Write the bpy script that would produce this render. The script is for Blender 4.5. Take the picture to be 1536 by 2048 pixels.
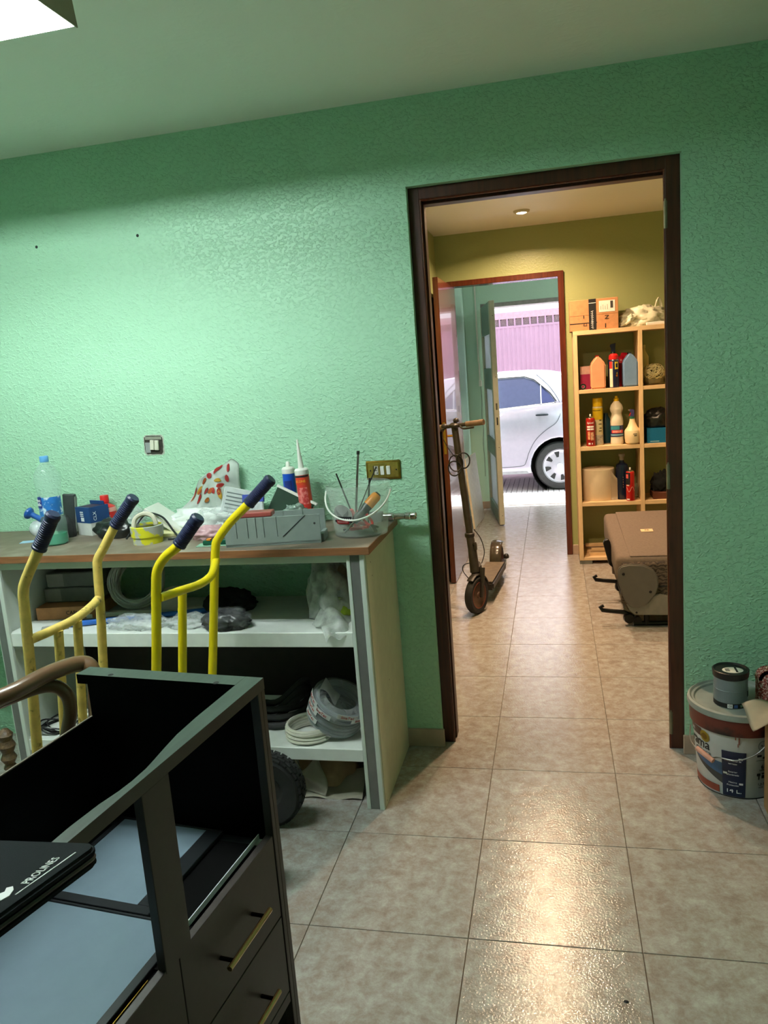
import bpy, bmesh, math, random
from mathutils import Matrix, Vector, noise

# ------------------------------------------------------------------ clear
for o in list(bpy.data.objects): bpy.data.objects.remove(o, do_unlink=True)
scene = bpy.context.scene
COL = scene.collection
PI = math.pi

# ------------------------------------------------------------------ camera
cam_d = bpy.data.cameras.new('camera'); cam = bpy.data.objects.new('camera', cam_d); COL.objects.link(cam)
RT = Vector((0.9752739, 0.2075186, -0.0760052)); DN = Vector((-0.0363207, -0.1887332, -0.9813565)); FW = Vector((-0.2179944, 0.959852, -0.1765293))
m = Matrix((RT, -DN, -FW)).transposed().to_4x4(); m.translation = (0.2752418, -1.8341394, 1.5152532)
cam.matrix_world = m
cam_d.sensor_fit = 'VERTICAL'; cam_d.sensor_height = 32.0; cam_d.sensor_width = 24.0
cam_d.lens = 1546.85 / 2048 * 32.0
cam_d.clip_start = 0.05; cam_d.clip_end = 200
scene.camera = cam

# ------------------------------------------------------------------ sky, sun, exposure
SKY, SUN, TUBE, DOWN = 32.0, 36.0, 185.0, 30.0
TUBE_COL, DOWN_COL = (0.88, 1.0, 0.98), (1.0, 0.67, 0.41)
w = bpy.data.worlds.new('sky'); scene.world = w; w.use_nodes = True
nt = w.node_tree; bg = nt.nodes['Background']
sk = nt.nodes.new('ShaderNodeTexSky'); sk.sky_type = 'HOSEK_WILKIE'; sk.turbidity = 4.0; sk.ground_albedo = 0.4
sk.sun_direction = (0.05, 0.1, 0.99)
hs = nt.nodes.new('ShaderNodeHueSaturation'); hs.inputs['Saturation'].default_value = 0.45
nt.links.new(sk.outputs[0], hs.inputs['Color']); nt.links.new(hs.outputs[0], bg.inputs['Color'])
bg.inputs['Strength'].default_value = SKY
sd = bpy.data.lights.new('sun', 'SUN'); sd.energy = SUN; sd.angle = 0.01; sd.color = (1, 0.97, 0.95)
sun = bpy.data.objects.new('sun', sd); COL.objects.link(sun)
sun.rotation_euler = Vector((0.04, 0.10, 1.0)).to_track_quat('Z', 'Y').to_euler()
vs = scene.view_settings
scene.display_settings.display_device = 'sRGB'
vs.view_transform = 'Standard'; vs.look = 'None'; vs.exposure = 0.0; vs.gamma = 1.0; vs.use_curve_mapping = False

# ------------------------------------------------------------------ helpers
def lin(c):
    return tuple((v/255/12.92 if v/255 <= 0.04045 else ((v/255+0.055)/1.055)**2.4) for v in c)
_mats = {}
def M(name, col, rough=0.5, metal=0.0, var=0.10, vs=25.0, bump=0.0, bs=150.0, trans=0.0, alpha=1.0, spec=0.5, coat=0.0, emit=0.0, ior=1.45, col2=None, c2t=(0.45, 0.6), c2s=20.0, aniso=None):
    """procedural principled material; col is sRGB 0-255"""
    if name in _mats: return _mats[name]
    mt = bpy.data.materials.new(name); mt.use_nodes = True; _mats[name] = mt
    t = mt.node_tree; n = t.nodes; L = t.links; p = n['Principled BSDF']
    tc = n.new('ShaderNodeTexCoord')
    nz = n.new('ShaderNodeTexNoise'); nz.inputs['Scale'].default_value = vs; nz.inputs['Detail'].default_value = 5
    src = tc.outputs['Object']
    if aniso:
        mp = n.new('ShaderNodeMapping'); mp.inputs['Scale'].default_value = aniso; L.new(src, mp.inputs[0]); src = mp.outputs[0]
    L.new(src, nz.inputs['Vector'])
    r = n.new('ShaderNodeValToRGB'); b = lin(col)
    r.color_ramp.elements[0].position = 0.3; r.color_ramp.elements[1].position = 0.7
    r.color_ramp.elements[0].color = tuple(max(0, v*(1-var)) for v in b)+(1,); r.color_ramp.elements[1].color = tuple(min(1, v*(1+var)) for v in b)+(1,)
    L.new(nz.outputs['Fac'], r.inputs[0]); out = r.outputs[0]
    if col2 is not None:
        n2 = n.new('ShaderNodeTexNoise'); n2.inputs['Scale'].default_value = c2s; n2.inputs['Detail'].default_value = 6; L.new(src, n2.inputs['Vector'])
        r2 = n.new('ShaderNodeValToRGB'); r2.color_ramp.elements[0].position = c2t[0]; r2.color_ramp.elements[1].position = c2t[1]
        L.new(n2.outputs['Fac'], r2.inputs[0])
        mx = n.new('ShaderNodeMix'); mx.data_type = 'RGBA'; L.new(r2.outputs[0], mx.inputs[0]); L.new(out, mx.inputs[6]); mx.inputs[7].default_value = lin(col2)+(1,); out = mx.outputs[2]
    L.new(out, p.inputs['Base Color'])
    p.inputs['Roughness'].default_value = rough; p.inputs['Metallic'].default_value = metal
    p.inputs['Specular IOR Level'].default_value = spec; p.inputs['IOR'].default_value = ior
    p.inputs['Transmission Weight'].default_value = trans; p.inputs['Alpha'].default_value = alpha
    p.inputs['Coat Weight'].default_value = coat
    if emit: L.new(out, p.inputs['Emission Color']); p.inputs['Emission Strength'].default_value = emit
    if bump:
        nb = n.new('ShaderNodeTexNoise'); nb.inputs['Scale'].default_value = bs; nb.inputs['Detail'].default_value = 3; L.new(tc.outputs['Object'], nb.inputs['Vector'])
        bp = n.new('ShaderNodeBump'); bp.inputs['Strength'].default_value = bump; bp.inputs['Distance'].default_value = 0.004
        L.new(nb.outputs['Fac'], bp.inputs['Height']); L.new(bp.outputs[0], p.inputs['Normal'])
    return mt

def film(name, col=(235, 240, 240), alpha=0.3, rough=0.15):
    """thin clear or cloudy plastic: part see-through, part white plastic with gloss"""
    if name in _mats: return _mats[name]
    mt = bpy.data.materials.new(name); mt.use_nodes = True; _mats[name] = mt
    t = mt.node_tree; n = t.nodes; L = t.links; p = n['Principled BSDF']
    p.inputs['Base Color'].default_value = lin(col)+(1,); p.inputs['Roughness'].default_value = rough
    tc = n.new('ShaderNodeTexCoord'); nz = n.new('ShaderNodeTexNoise'); nz.inputs['Scale'].default_value = 18; nz.inputs['Detail'].default_value = 4
    L.new(tc.outputs['Object'], nz.inputs['Vector'])
    mr = n.new('ShaderNodeMapRange'); mr.inputs[1].default_value = 0.3; mr.inputs[2].default_value = 0.7; mr.inputs[3].default_value = alpha*0.5; mr.inputs[4].default_value = min(1, alpha*1.5)
    L.new(nz.outputs['Fac'], mr.inputs[0]); L.new(mr.outputs[0], p.inputs['Alpha'])
    bp = n.new('ShaderNodeBump'); bp.inputs['Strength'].default_value = 0.6; bp.inputs['Distance'].default_value = 0.01
    L.new(nz.outputs['Fac'], bp.inputs['Height']); L.new(bp.outputs[0], p.inputs['Normal'])
    return mt

def emis(name, col, st):
    mt = bpy.data.materials.new(name); mt.use_nodes = True; t = mt.node_tree; n = t.nodes
    p = n['Principled BSDF']; p.inputs['Base Color'].default_value = (0.9, 0.9, 0.9, 1)
    p.inputs['Emission Color'].default_value = tuple(col)+(1,); p.inputs['Emission Strength'].default_value = st
    return mt

def link(o, parent=None):
    COL.objects.link(o)
    if parent is not None: o.parent = parent
    return o
def tag(o, label=None, cat=None, group=None, kind=None):
    if label: o['label'] = label
    if cat: o['category'] = cat
    if group: o['group'] = group
    if kind: o['kind'] = kind
    return o
def thing(name, loc, label, cat, rotz=0.0, group=None, rot=None):
    o = bpy.data.objects.new(name, None); o.empty_display_size = 0.02; COL.objects.link(o)
    o.location = loc; o.rotation_euler = rot if rot else (0, 0, rotz)
    return tag(o, label, cat, group)
def obj(name, bm, mat, parent=None, smooth=False, loc=None, rot=None):
    me = bpy.data.meshes.new(name)
    bmesh.ops.recalc_face_normals(bm, faces=bm.faces[:])
    bm.to_mesh(me); bm.free()
    if mat is not None: me.materials.append(mat)
    if smooth:
        for p in me.polygons: p.use_smooth = True
        if smooth != 'all': me.set_sharp_from_angle(angle=math.radians(35))
    o = bpy.data.objects.new(name, me); link(o, parent)
    if loc: o.location = loc
    if rot: o.rotation_euler = rot
    return o
def bbox(bm, x0, x1, y0, y1, z0, z1):
    vs = [bm.verts.new(c) for c in ((x0,y0,z0),(x1,y0,z0),(x1,y1,z0),(x0,y1,z0),(x0,y0,z1),(x1,y0,z1),(x1,y1,z1),(x0,y1,z1))]
    for f in ((0,3,2,1),(4,5,6,7),(0,1,5,4),(1,2,6,5),(2,3,7,6),(3,0,4,7)): bm.faces.new([vs[i] for i in f])
    return vs
def box(name, x0, x1, y0, y1, z0, z1, mat, parent=None, bevel=0.0, seg=1, loc=None, rot=None):
    bm = bmesh.new(); bbox(bm, min(x0,x1), max(x0,x1), min(y0,y1), max(y0,y1), min(z0,z1), max(z0,z1))
    if bevel: bmesh.ops.bevel(bm, geom=bm.edges[:], offset=bevel, segments=seg, affect='EDGES', profile=0.6)
    return obj(name, bm, mat, parent, smooth=(seg > 1), loc=loc, rot=rot)
def boxes(name, lst, mat, parent=None, bevel=0.0):
    bm = bmesh.new()
    for b in lst: bbox(bm, *b)
    if bevel: bmesh.ops.bevel(bm, geom=bm.edges[:], offset=bevel, segments=1, affect='EDGES')
    return obj(name, bm, mat, parent)
def lathe_bm(prof, seg=24, bm=None, sx=1, sy=1, cap=True):
    bm = bm or bmesh.new(); rings = []
    for r, z in prof:
        if r < 1e-6: rings.append([bm.verts.new((0, 0, z))])
        else: rings.append([bm.verts.new((sx*r*math.cos(2*PI*i/seg), sy*r*math.sin(2*PI*i/seg), z)) for i in range(seg)])
    for a, b in zip(rings, rings[1:]):
        for i in range(seg):
            j = (i+1) % seg
            if len(a) == 1 and len(b) == 1: continue
            if len(a) == 1: bm.faces.new((a[0], b[i], b[j]))
            elif len(b) == 1: bm.faces.new((a[i], a[j], b[0]))
            else: bm.faces.new((a[i], a[j], b[j], b[i]))
    if cap:
        for rg in (rings[0], rings[-1]):
            if len(rg) > 1: bm.faces.new(rg)
    return bm
def lathe(name, prof, mat, parent=None, seg=24, loc=None, rot=None, sx=1, sy=1, cap=True):
    return obj(name, lathe_bm(prof, seg, None, sx, sy, cap), mat, parent, smooth=True, loc=loc, rot=rot)
def spline(pts, n=6, closed=False):
    P = [Vector(p) for p in pts]; out = []; N = len(P)
    rng = range(N if closed else N-1)
    for i in rng:
        g = (lambda k: P[k % N]) if closed else (lambda k: P[max(0, min(N-1, k))])
        p0, p1, p2, p3 = g(i-1), g(i), g(i+1), g(i+2)
        for s in range(n):
            t = s/n
            out.append(0.5*((2*p1)+(p2-p0)*t+(2*p0-5*p1+4*p2-p3)*t*t+(3*p1-p0-3*p2+p3)*t**3))
    if not closed: out.append(P[-1])
    return out
def tube_bm(pts, r, seg=8, bm=None, closed=False, flat=1.0, up=None):
    bm = bm or bmesh.new(); P = [Vector(p) for p in pts]; N = len(P); rings = []; up = Vector(up) if up else None
    for i, p in enumerate(P):
        if closed: d = P[(i+1) % N]-P[i-1]
        else: d = P[min(N-1, i+1)]-P[max(0, i-1)]
        d = d.normalized() if d.length > 1e-9 else Vector((0, 0, 1))
        if up is None: up = Vector((0, 0, 1)) if abs(d.z) < 0.9 else Vector((1, 0, 0))
        up = (up-d*up.dot(d)); up = up.normalized() if up.length > 1e-6 else d.orthogonal().normalized()
        s = d.cross(up); rr = r[i] if isinstance(r, (list, tuple)) else r
        rings.append([bm.verts.new(p+(s*math.cos(2*PI*k/seg)+up*flat*math.sin(2*PI*k/seg))*rr) for k in range(seg)])
    rg = range(N if closed else N-1)
    for i in rg:
        a, b = rings[i], rings[(i+1) % N]
        for k in range(seg): bm.faces.new((a[k], a[(k+1) % seg], b[(k+1) % seg], b[k]))
    if not closed: bm.faces.new(rings[0]); bm.faces.new(rings[-1])
    return bm
def tube(name, pts, r, mat, parent=None, seg=8, closed=False, sp=0, loc=None, rot=None, flat=1.0):
    if sp:
        if isinstance(r, (list, tuple)):
            r = [r[min(len(r)-1, i//sp)]*(1-(i % sp)/sp)+r[min(len(r)-1, i//sp+1)]*(i % sp)/sp for i in range((len(pts)-1)*sp+1)]
        pts = spline(pts, sp, closed)
    return obj(name, tube_bm(pts, r, seg, None, closed, flat), mat, parent, smooth=True, loc=loc, rot=rot)
def prism(name, poly, h, mat, parent=None, axis='z', bevel=0.0, loc=None, rot=None, seg=1):
    """poly of 2-D points extruded by h: axis z -> (x,y), y -> (x,z), x -> (y,z)"""
    bm = bmesh.new()
    f = {'z': lambda a, b, c: (a, b, c), 'y': lambda a, b, c: (a, c, b), 'x': lambda a, b, c: (c, a, b)}[axis]
    A = [bm.verts.new(f(p[0], p[1], 0)) for p in poly]; B = [bm.verts.new(f(p[0], p[1], h)) for p in poly]
    bm.faces.new(A); bm.faces.new(B); N = len(poly)
    for i in range(N): bm.faces.new((A[i], A[(i+1) % N], B[(i+1) % N], B[i]))
    bmesh.ops.recalc_face_normals(bm, faces=bm.faces[:])
    if bevel: bmesh.ops.bevel(bm, geom=bm.edges[:], offset=bevel, segments=seg, affect='EDGES')
    return obj(name, bm, mat, parent, smooth=(seg > 1), loc=loc, rot=rot)
def blob(name, dims, mat, parent=None, amp=0.25, freq=3.0, seed=0, loc=None, rot=None, sub=4, flatbase=True, ridge=False):
    """crumpled soft shape (bags, packets): displaced ellipsoid resting on z=0"""
    bm = bmesh.new(); bmesh.ops.create_icosphere(bm, subdivisions=sub, radius=1.0)
    for v in bm.verts:
        p = v.co.copy(); q = p*freq+Vector((seed*7.3, seed*3.1, seed*1.7))
        k = noise.noise(q)+0.5*noise.noise(q*2.1)+0.3*noise.noise(q*4.7)
        if ridge: k = 0.6-abs(k)*1.6
        s = 1+amp*k
        v.co = Vector((p.x*dims[0]*s, p.y*dims[1]*s, p.z*dims[2]*s))
    if flatbase:
        for v in bm.verts: v.co.z = max(v.co.z, -dims[2]*0.55)
        for v in bm.verts: v.co.z += dims[2]*0.55
    return obj(name, bm, mat, parent, smooth='all', loc=loc, rot=rot)
def sheet(name, nx, ny, fn, mat, parent=None, thick=0.0006, loc=None, rot=None):
    """a thin sheet given by fn(u,v) -> point, with real thickness"""
    bm = bmesh.new(); g = [[bm.verts.new(fn(i/nx, j/ny)) for j in range(ny+1)] for i in range(nx+1)]
    for i in range(nx):
        for j in range(ny): bm.faces.new((g[i][j], g[i+1][j], g[i+1][j+1], g[i][j+1]))
    bmesh.ops.solidify(bm, geom=bm.faces[:], thickness=thick)
    return obj(name, bm, mat, parent, smooth='all', loc=loc, rot=rot)
def patch(name, r, a0, a1, z0, z1, mat, parent, seg=12, r1=None, loc=None, thick=0.0006):
    """curved label on a cylinder (angles in degrees, 0 = -y, + towards +x)"""
    r1 = r1 or r; bm = bmesh.new(); g = []
    for i in range(seg+1):
        a = math.radians(a0+(a1-a0)*i/seg)
        g.append([bm.verts.new((rr*math.sin(a), -rr*math.cos(a), z)) for rr, z in ((r, z0), (r1, z1), (r1+thick, z1), (r+thick, z0))])
    for i in range(seg):
        for k in range(4): bm.faces.new((g[i][k], g[i][(k+1) % 4], g[i+1][(k+1) % 4], g[i+1][k]))
    bm.faces.new(g[0]); bm.faces.new(g[-1])
    return obj(name, bm, mat, parent, smooth=True, loc=loc)
def text(name, s, size, mat, parent, loc=(0, 0, 0), rot=(0, 0, 0), wrap=None, ext=0.0004, align='CENTER', wx=1.0):
    """flat printed lettering; wrap=(radius, degrees) bends it round a cylinder facing -y"""
    cu = bpy.data.curves.new(name, 'FONT'); cu.body = s; cu.size = size; cu.extrude = ext; cu.align_x = align; cu.align_y = 'CENTER'; cu.resolution_u = 2
    to = bpy.data.objects.new(name, cu); COL.objects.link(to)
    dg = bpy.context.evaluated_depsgraph_get(); dg.update()
    me = bpy.data.meshes.new_from_object(to.evaluated_get(dg)); bpy.data.objects.remove(to, do_unlink=True)
    if wrap:
        r, a = wrap; a = math.radians(a)
        for v in me.vertices:
            t = a+v.co.x*wx/r; rr = r+v.co.z
            v.co = Vector((rr*math.sin(t), -rr*math.cos(t), v.co.y))
    else:
        for v in me.vertices: v.co.x *= wx
    me.materials.clear(); me.materials.append(mat)
    o = bpy.data.objects.new(name, me); link(o, parent); o.location = loc
    if not wrap: o.rotation_euler = rot
    return o
FRONT = (PI/2, 0, 0)          # lettering that faces -y
def dup(o, parent=None, loc=None, rot=None):
    c = o.copy(); COL.objects.link(c); c.parent = parent if parent is not None else o.parent
    if loc: c.location = loc
    if rot: c.rotation_euler = rot
    return c

# ------------------------------------------------------------------ shared materials
def wall_paint(name, col, gscale=85.0, strength=0.55, dist=0.006):
    mt = bpy.data.materials.new(name); mt.use_nodes = True; t = mt.node_tree; n = t.nodes; L = t.links; p = n['Principled BSDF']
    tc = n.new('ShaderNodeTexCoord')
    nz = n.new('ShaderNodeTexNoise'); nz.inputs['Scale'].default_value = 1.7; nz.inputs['Detail'].default_value = 4; L.new(tc.outputs['Object'], nz.inputs['Vector'])
    r = n.new('ShaderNodeValToRGB'); b = lin(col); r.color_ramp.elements[0].color = tuple(v*0.94 for v in b)+(1,); r.color_ramp.elements[1].color = tuple(min(1, v*1.05) for v in b)+(1,)
    L.new(nz.outputs['Fac'], r.inputs[0]); L.new(r.outputs[0], p.inputs['Base Color'])
    p.inputs['Roughness'].default_value = 0.42; p.inputs['Specular IOR Level'].default_value = 0.45
    # spattered plaster: soft drops of two sizes
    n1 = n.new('ShaderNodeTexNoise'); n1.inputs['Scale'].default_value = gscale; n1.inputs['Detail'].default_value = 2.0; n1.inputs['Distortion'].default_value = 0.6
    mp = n.new('ShaderNodeMapping'); mp.inputs['Rotation'].default_value = (0.0, 0.5, 0.0); mp.inputs['Scale'].default_value = (0.75, 1, 1.2); L.new(tc.outputs['Object'], mp.inputs[0]); L.new(mp.outputs[0], n1.inputs['Vector'])
    rr = n.new('ShaderNodeValToRGB'); rr.color_ramp.elements[0].position = 0.48; rr.color_ramp.elements[1].position = 0.68; L.new(n1.outputs['Fac'], rr.inputs[0])
    bp = n.new('ShaderNodeBump'); bp.inputs['Strength'].default_value = strength; bp.inputs['Distance'].default_value = dist
    L.new(rr.outputs[0], bp.inputs['Height']); L.new(bp.outputs[0], p.inputs['Normal'])
    return mt
m_green = wall_paint('green_spatter_paint', (166, 212, 180))
m_lime = wall_paint('yellow_green_paint', (156, 164, 110), 60, 0.12, 0.004)
m_teal = wall_paint('pale_green_paint', (190, 222, 204), 60, 0.12, 0.004)
m_ceil = wall_paint('white_ceiling_paint', (243, 241, 235), 40, 0.10, 0.004)
m_wood_dk = M('dark_varnished_wood', (66, 32, 18), 0.42, var=0.35, vs=6, aniso=(14, 14, 1.2))
m_wood_rd = M('red_varnished_wood', (84, 36, 20), 0.25, var=0.30, vs=6, aniso=(12, 12, 1.0), coat=0.4)
m_black = M('black_laminate', (26, 24, 23), 0.42, var=0.15, vs=40)
m_blackp = M('black_plastic', (22, 22, 24), 0.4, var=0.15)
m_rubber = M('black_rubber', (34, 34, 35), 0.75, var=0.2, bump=0.3)
m_chrome = M('chrome', (205, 205, 205), 0.12, metal=1.0, var=0.03)
m_steel = M('brushed_steel', (150, 148, 145), 0.35, metal=1.0, var=0.12, aniso=(2, 2, 60))
m_white = M('white_laminate', (222, 226, 220), 0.4, var=0.04)
m_whitep = M('white_plastic', (230, 228, 220), 0.35, var=0.03)
m_card = M('brown_cardboard', (186, 132, 88), 0.85, var=0.10, vs=40)
m_paper = M('white_paper', (226, 222, 212), 0.8, var=0.05)
m_ink = M('black_ink', (20, 20, 22), 0.7, var=0.05)
m_winK = M('white_ink', (240, 240, 240), 0.6, var=0.02)

# tile: mottled pink and grey beige glazed stoneware
def tile_mat():
    mt = bpy.data.materials.new('mottled_beige_tile'); mt.use_nodes = True; t = mt.node_tree; n = t.nodes; L = t.links; p = n['Principled BSDF']
    tc = n.new('ShaderNodeTexCoord'); oi = n.new('ShaderNodeObjectInfo')
    ad = n.new('ShaderNodeVectorMath'); ad.operation = 'ADD'; sc = n.new('ShaderNodeVectorMath'); sc.operation = 'SCALE'; sc.inputs[0].default_value = (37.0, 53.0, 11.0)
    L.new(oi.outputs['Random'], sc.inputs['Scale']); L.new(tc.outputs['Object'], ad.inputs[0]); L.new(sc.outputs[0], ad.inputs[1])
    a = n.new('ShaderNodeTexNoise'); a.inputs['Scale'].default_value = 22; a.inputs['Detail'].default_value = 8; a.inputs['Roughness'].default_value = 0.76; a.inputs['Distortion'].default_value = 0.2; L.new(ad.outputs[0], a.inputs['Vector'])
    r = n.new('ShaderNodeValToRGB'); e = r.color_ramp.elements
    e[0].position = 0.33; e[0].color = lin((138, 125, 118))+(1,); e[1].position = 0.68; e[1].color = lin((178, 178, 174))+(1,)
    q = e.new(0.45); q.color = lin((152, 143, 136))+(1,); q = e.new(0.55); q.color = lin((163, 159, 154))+(1,)
    L.new(a.outputs['Fac'], r.inputs[0]); L.new(r.outputs[0], p.inputs['Base Color'])
    rg = n.new('ShaderNodeMapRange'); rg.inputs[3].default_value = 0.08; rg.inputs[4].default_value = 0.15; L.new(a.outputs['Fac'], rg.inputs[0]); L.new(rg.outputs[0], p.inputs['Roughness'])
    b = n.new('ShaderNodeTexNoise'); b.inputs['Scale'].default_value = 150; b.inputs['Detail'].default_value = 2; L.new(tc.outputs['Object'], b.inputs['Vector'])
    bp = n.new('ShaderNodeBump'); bp.inputs['Strength'].default_value = 0.42; bp.inputs['Distance'].default_value = 0.002
    L.new(b.outputs['Fac'], bp.inputs['Height']); L.new(bp.outputs[0], p.inputs['Normal'])
    p.inputs['Specular IOR Level'].default_value = 0.5
    return mt
m_tile = tile_mat()
m_grout = M('grey_grout', (112, 104, 92), 0.9, var=0.2, vs=60)

# ================================================================== ROOM SHELL
YW, YB = 1.071, 1.20            # workshop wall front and back face
ZC = 2.465
def S(o): o['kind'] = 'structure'; return o
# floor slab with tiles laid 0.45 m apart
floor = S(box('floor', -2.8, 2.2, -3.4, 6.62, -0.12, -0.004, m_grout))
tile_me = None; T = 0.45
for i in range(-5, 5):
    for j in range(-3, 15):
        x0, y0 = i*T, j*T
        if x0 < -2.7 or x0 > 1.9: continue
        if j >= 3 and (x0 < -0.95): continue
        if j >= 9 and x0 > 0.9: continue
        if tile_me is None:
            o = box('tile', 0.0012, T-0.0012, 0.0012, T-0.0012, -0.010, 0.0, m_tile, floor, bevel=0.0008); tile_me = o.data
        else:
            o = bpy.data.objects.new('tile', tile_me); link(o, floor)
        o.location = (x0, y0, 0)
wb = bmesh.new()
bbox(wb, -2.8, -0.213, YW, YB, 0, ZC+0.1); bbox(wb, 0.724, 2.2, YW, YB, 0, ZC+0.1); bbox(wb, -0.213, 0.724, YW, YB, 2.166, ZC+0.1)
S(obj('wall_back', wb, m_green))
S(box('wall_left', -2.8, -2.7, -3.4, YW, 0, ZC+0.1, m_green))
S(box('wall_right', 1.18, 1.28, -3.4, YW, 0, ZC+0.1, m_green))
S(box('wall_front', -2.8, 1.28, -3.5, -3.4, 0, ZC+0.1, m_green))
S(box('ceiling', -2.8, 1.28, -3.5, YB, ZC, ZC+0.08, m_ceil))
# hall
S(box('wall_hall_left', -0.66, -0.56, YB, 4.268, 0, 2.6, m_lime))
S(box('wall_hall_right', 2.0, 2.1, YB, 4.268, 0, 2.6, m_lime))
S(box('ceiling_hall', -0.66, 2.1, YB, 4.36, 2.5, 2.6, m_ceil))
hb = bmesh.new()
bbox(hb, -0.75, -0.47, 4.268, 4.36, 0, 2.6); bbox(hb, 0.37, 2.1, 4.268, 4.36, 0, 2.6); bbox(hb, -0.47, 0.37, 4.268, 4.36, 2.14, 2.6)
S(obj('wall_hall_far', hb, m_lime))
# front room
S(box('wall_entry_left', -0.69, -0.59, 4.36, 6.40, 0, 2.6, m_teal))
S(box('wall_entry_right', 1.5, 1.6, 4.36, 6.40, 0, 2.6, m_teal))
S(box('ceiling_entry', -0.69, 1.6, 4.36, 6.62, 2.5, 2.6, m_ceil))
eb = bmesh.new()
bbox(eb, -1.2, -0.41, 6.40, 6.62, 0, 2.9); bbox(eb, 0.55, 2.4, 6.40, 6.62, 0, 2.9); bbox(eb, -0.41, 0.55, 6.40, 6.62, 2.13, 2.9)
S(obj('wall_entry_far', eb, m_teal))
m_stone = M('grey_stone', (150, 146, 142), 0.7, var=0.15)
S(box('trim_1', -0.42, 0.56, 6.40, 6.66, 2.09, 2.135, m_stone, bevel=0.003))   # entrance lintel
S(box('trim_2', -0.41, 0.55, 6.50, 6.70, -0.02, 0.012, m_stone, bevel=0.004))  # entrance sill
# skirting tiles
m_skirt = M('beige_skirting_tile', (176, 156, 138), 0.3, var=0.12, vs=14)
def skirt(name, segs, axis):
    root = None
    for s in segs:
        x0, x1, y0, y1 = s
        o = box('skirting_tile', x0, x1, y0, y1, 0.0, 0.076, m_skirt, root, bevel=0.002)
        if root is None: root = o; o.name = name; S(o)
skirt('baseboard_left', [(-0.46, -0.203, 1.061, 1.073), (-0.91, -0.4615, 1.061, 1.073), (-1.36, -0.9115, 1.061, 1.073), (-1.81, -1.3615, 1.061, 1.073)], 'x')
skirt('baseboard_right', [(0.714, 0.90, 1.061, 1.073), (0.9015, 1.18, 1.061, 1.073)], 'x')
skirt('baseboard_hall', [(0.386, 0.83, 4.258, 4.27), (0.8315, 1.28, 4.258, 4.27), (1.2815, 1.73, 4.258, 4.27), (1.7315, 2.0, 4.258, 4.27)], 'x')
skirt('baseboard_entry', [(-0.59, -0.40, 6.39, 6.402)], 'x')

# door 1: empty dark frame in the reveal of the workshop wall
d1 = S(bpy.data.objects.new('door_1', None)); COL.objects.link(d1)
def jamb(name, x0, x1, z0, z1, xs0, xs1, zs1, parent):
    box(name, x0, x1, 1.106, 1.152, z0, z1, m_wood_dk, parent, bevel=0.003)
    box('door_stop', xs0, xs1, 1.150, 1.205, z0, zs1, m_wood_dk, parent, bevel=0.002)
jamb('jamb', -0.214, -0.171, 0, 2.168, -0.214, -0.164, 2.168, d1)
jamb('jamb', 0.674, 0.725, 0, 2.168, 0.681, 0.725, 2.168, d1)
box('head_jamb', -0.214, 0.725, 1.107, 1.153, 2.123, 2.168, m_wood_dk, d1, bevel=0.003)
box('door_stop', -0.214, 0.725, 1.150, 1.205, 2.113, 2.168, m_wood_dk, d1, bevel=0.002)
tube('bead', [(-0.170, 1.112, 0), (-0.170, 1.112, 2.122)], 0.004, m_wood_rd, d1, seg=8)
tube('bead', [(0.673, 1.112, 0), (0.673, 1.112, 2.122)], 0.004, m_wood_rd, d1, seg=8)
tube('bead', [(-0.170, 1.112, 2.122), (0.673, 1.112, 2.122)], 0.004, m_wood_rd, d1, seg=8)
m_hinge = M('old_painted_hinge', (120, 116, 92), 0.5, metal=0.5, var=0.2)
for z in (1.975, 1.065, 0.105):
    h = lathe('hinge', [(0.0065, -0.045), (0.0065, 0.045)], m_hinge, d1, seg=10, loc=(0.676, 1.109, z))
    lathe('hinge_pin', [(0.004, 0.045), (0.004, 0.052), (0.0, 0.054)], m_hinge, h, seg=8)

# door 2: red wood casing between hall and entry, leaf swung open into the hall
d2 = S(bpy.data.objects.new('door_2', None)); COL.objects.link(d2)
box('jamb', -0.484, -0.438, 4.245, 4.375, 0, 2.158, m_wood_rd, d2, bevel=0.003)
box('jamb', 0.344, 0.386, 4.245, 4.375, 0, 2.158, m_wood_rd, d2, bevel=0.003)
box('head_jamb', -0.484, 0.386, 4.244, 4.376, 2.117, 2.158, m_wood_rd, d2, bevel=0.003)
d3 = S(bpy.data.objects.new('door_3', None)); COL.objects.link(d3); d3.location = (-0.447, 4.245, 0); d3.rotation_euler = (0, 0, math.radians(-1.0))
leaf = box('door_leaf', -0.018, 0.018, -0.775, -0.004, 0.006, 2.115, m_wood_rd, d3, bevel=0.002)
m_brass = M('old_brass', (176, 140, 62), 0.3, metal=1.0, var=0.2, vs=60)
box('lock_plate', -0.009, 0.009, -0.7765, -0.7745, 0.93, 1.15, m_brass, leaf)
hd = tube('door_handle', [(0.018, -0.72, 1.05), (0.05, -0.72, 1.05), (0.055, -0.71, 1.05), (0.055, -0.61, 1.05)], 0.008, m_brass, leaf, sp=4)

# door 4: pale metal entrance door, open inwards, three frosted panes
m_metal = M('pale_beige_painted_metal', (188, 182, 160), 0.45, var=0.06)
m_metalg = M('grey_green_painted_metal', (120, 140, 128), 0.5, var=0.08)
m_frost = M('frosted_glass', (235, 240, 244), 0.5, trans=0.75, var=0.03)
d4 = S(bpy.data.objects.new('door_4', None)); COL.objects.link(d4); d4.location = (-0.395, 6.36, 0); d4.rotation_euler = (0, 0, math.radians(9.9))
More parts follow.
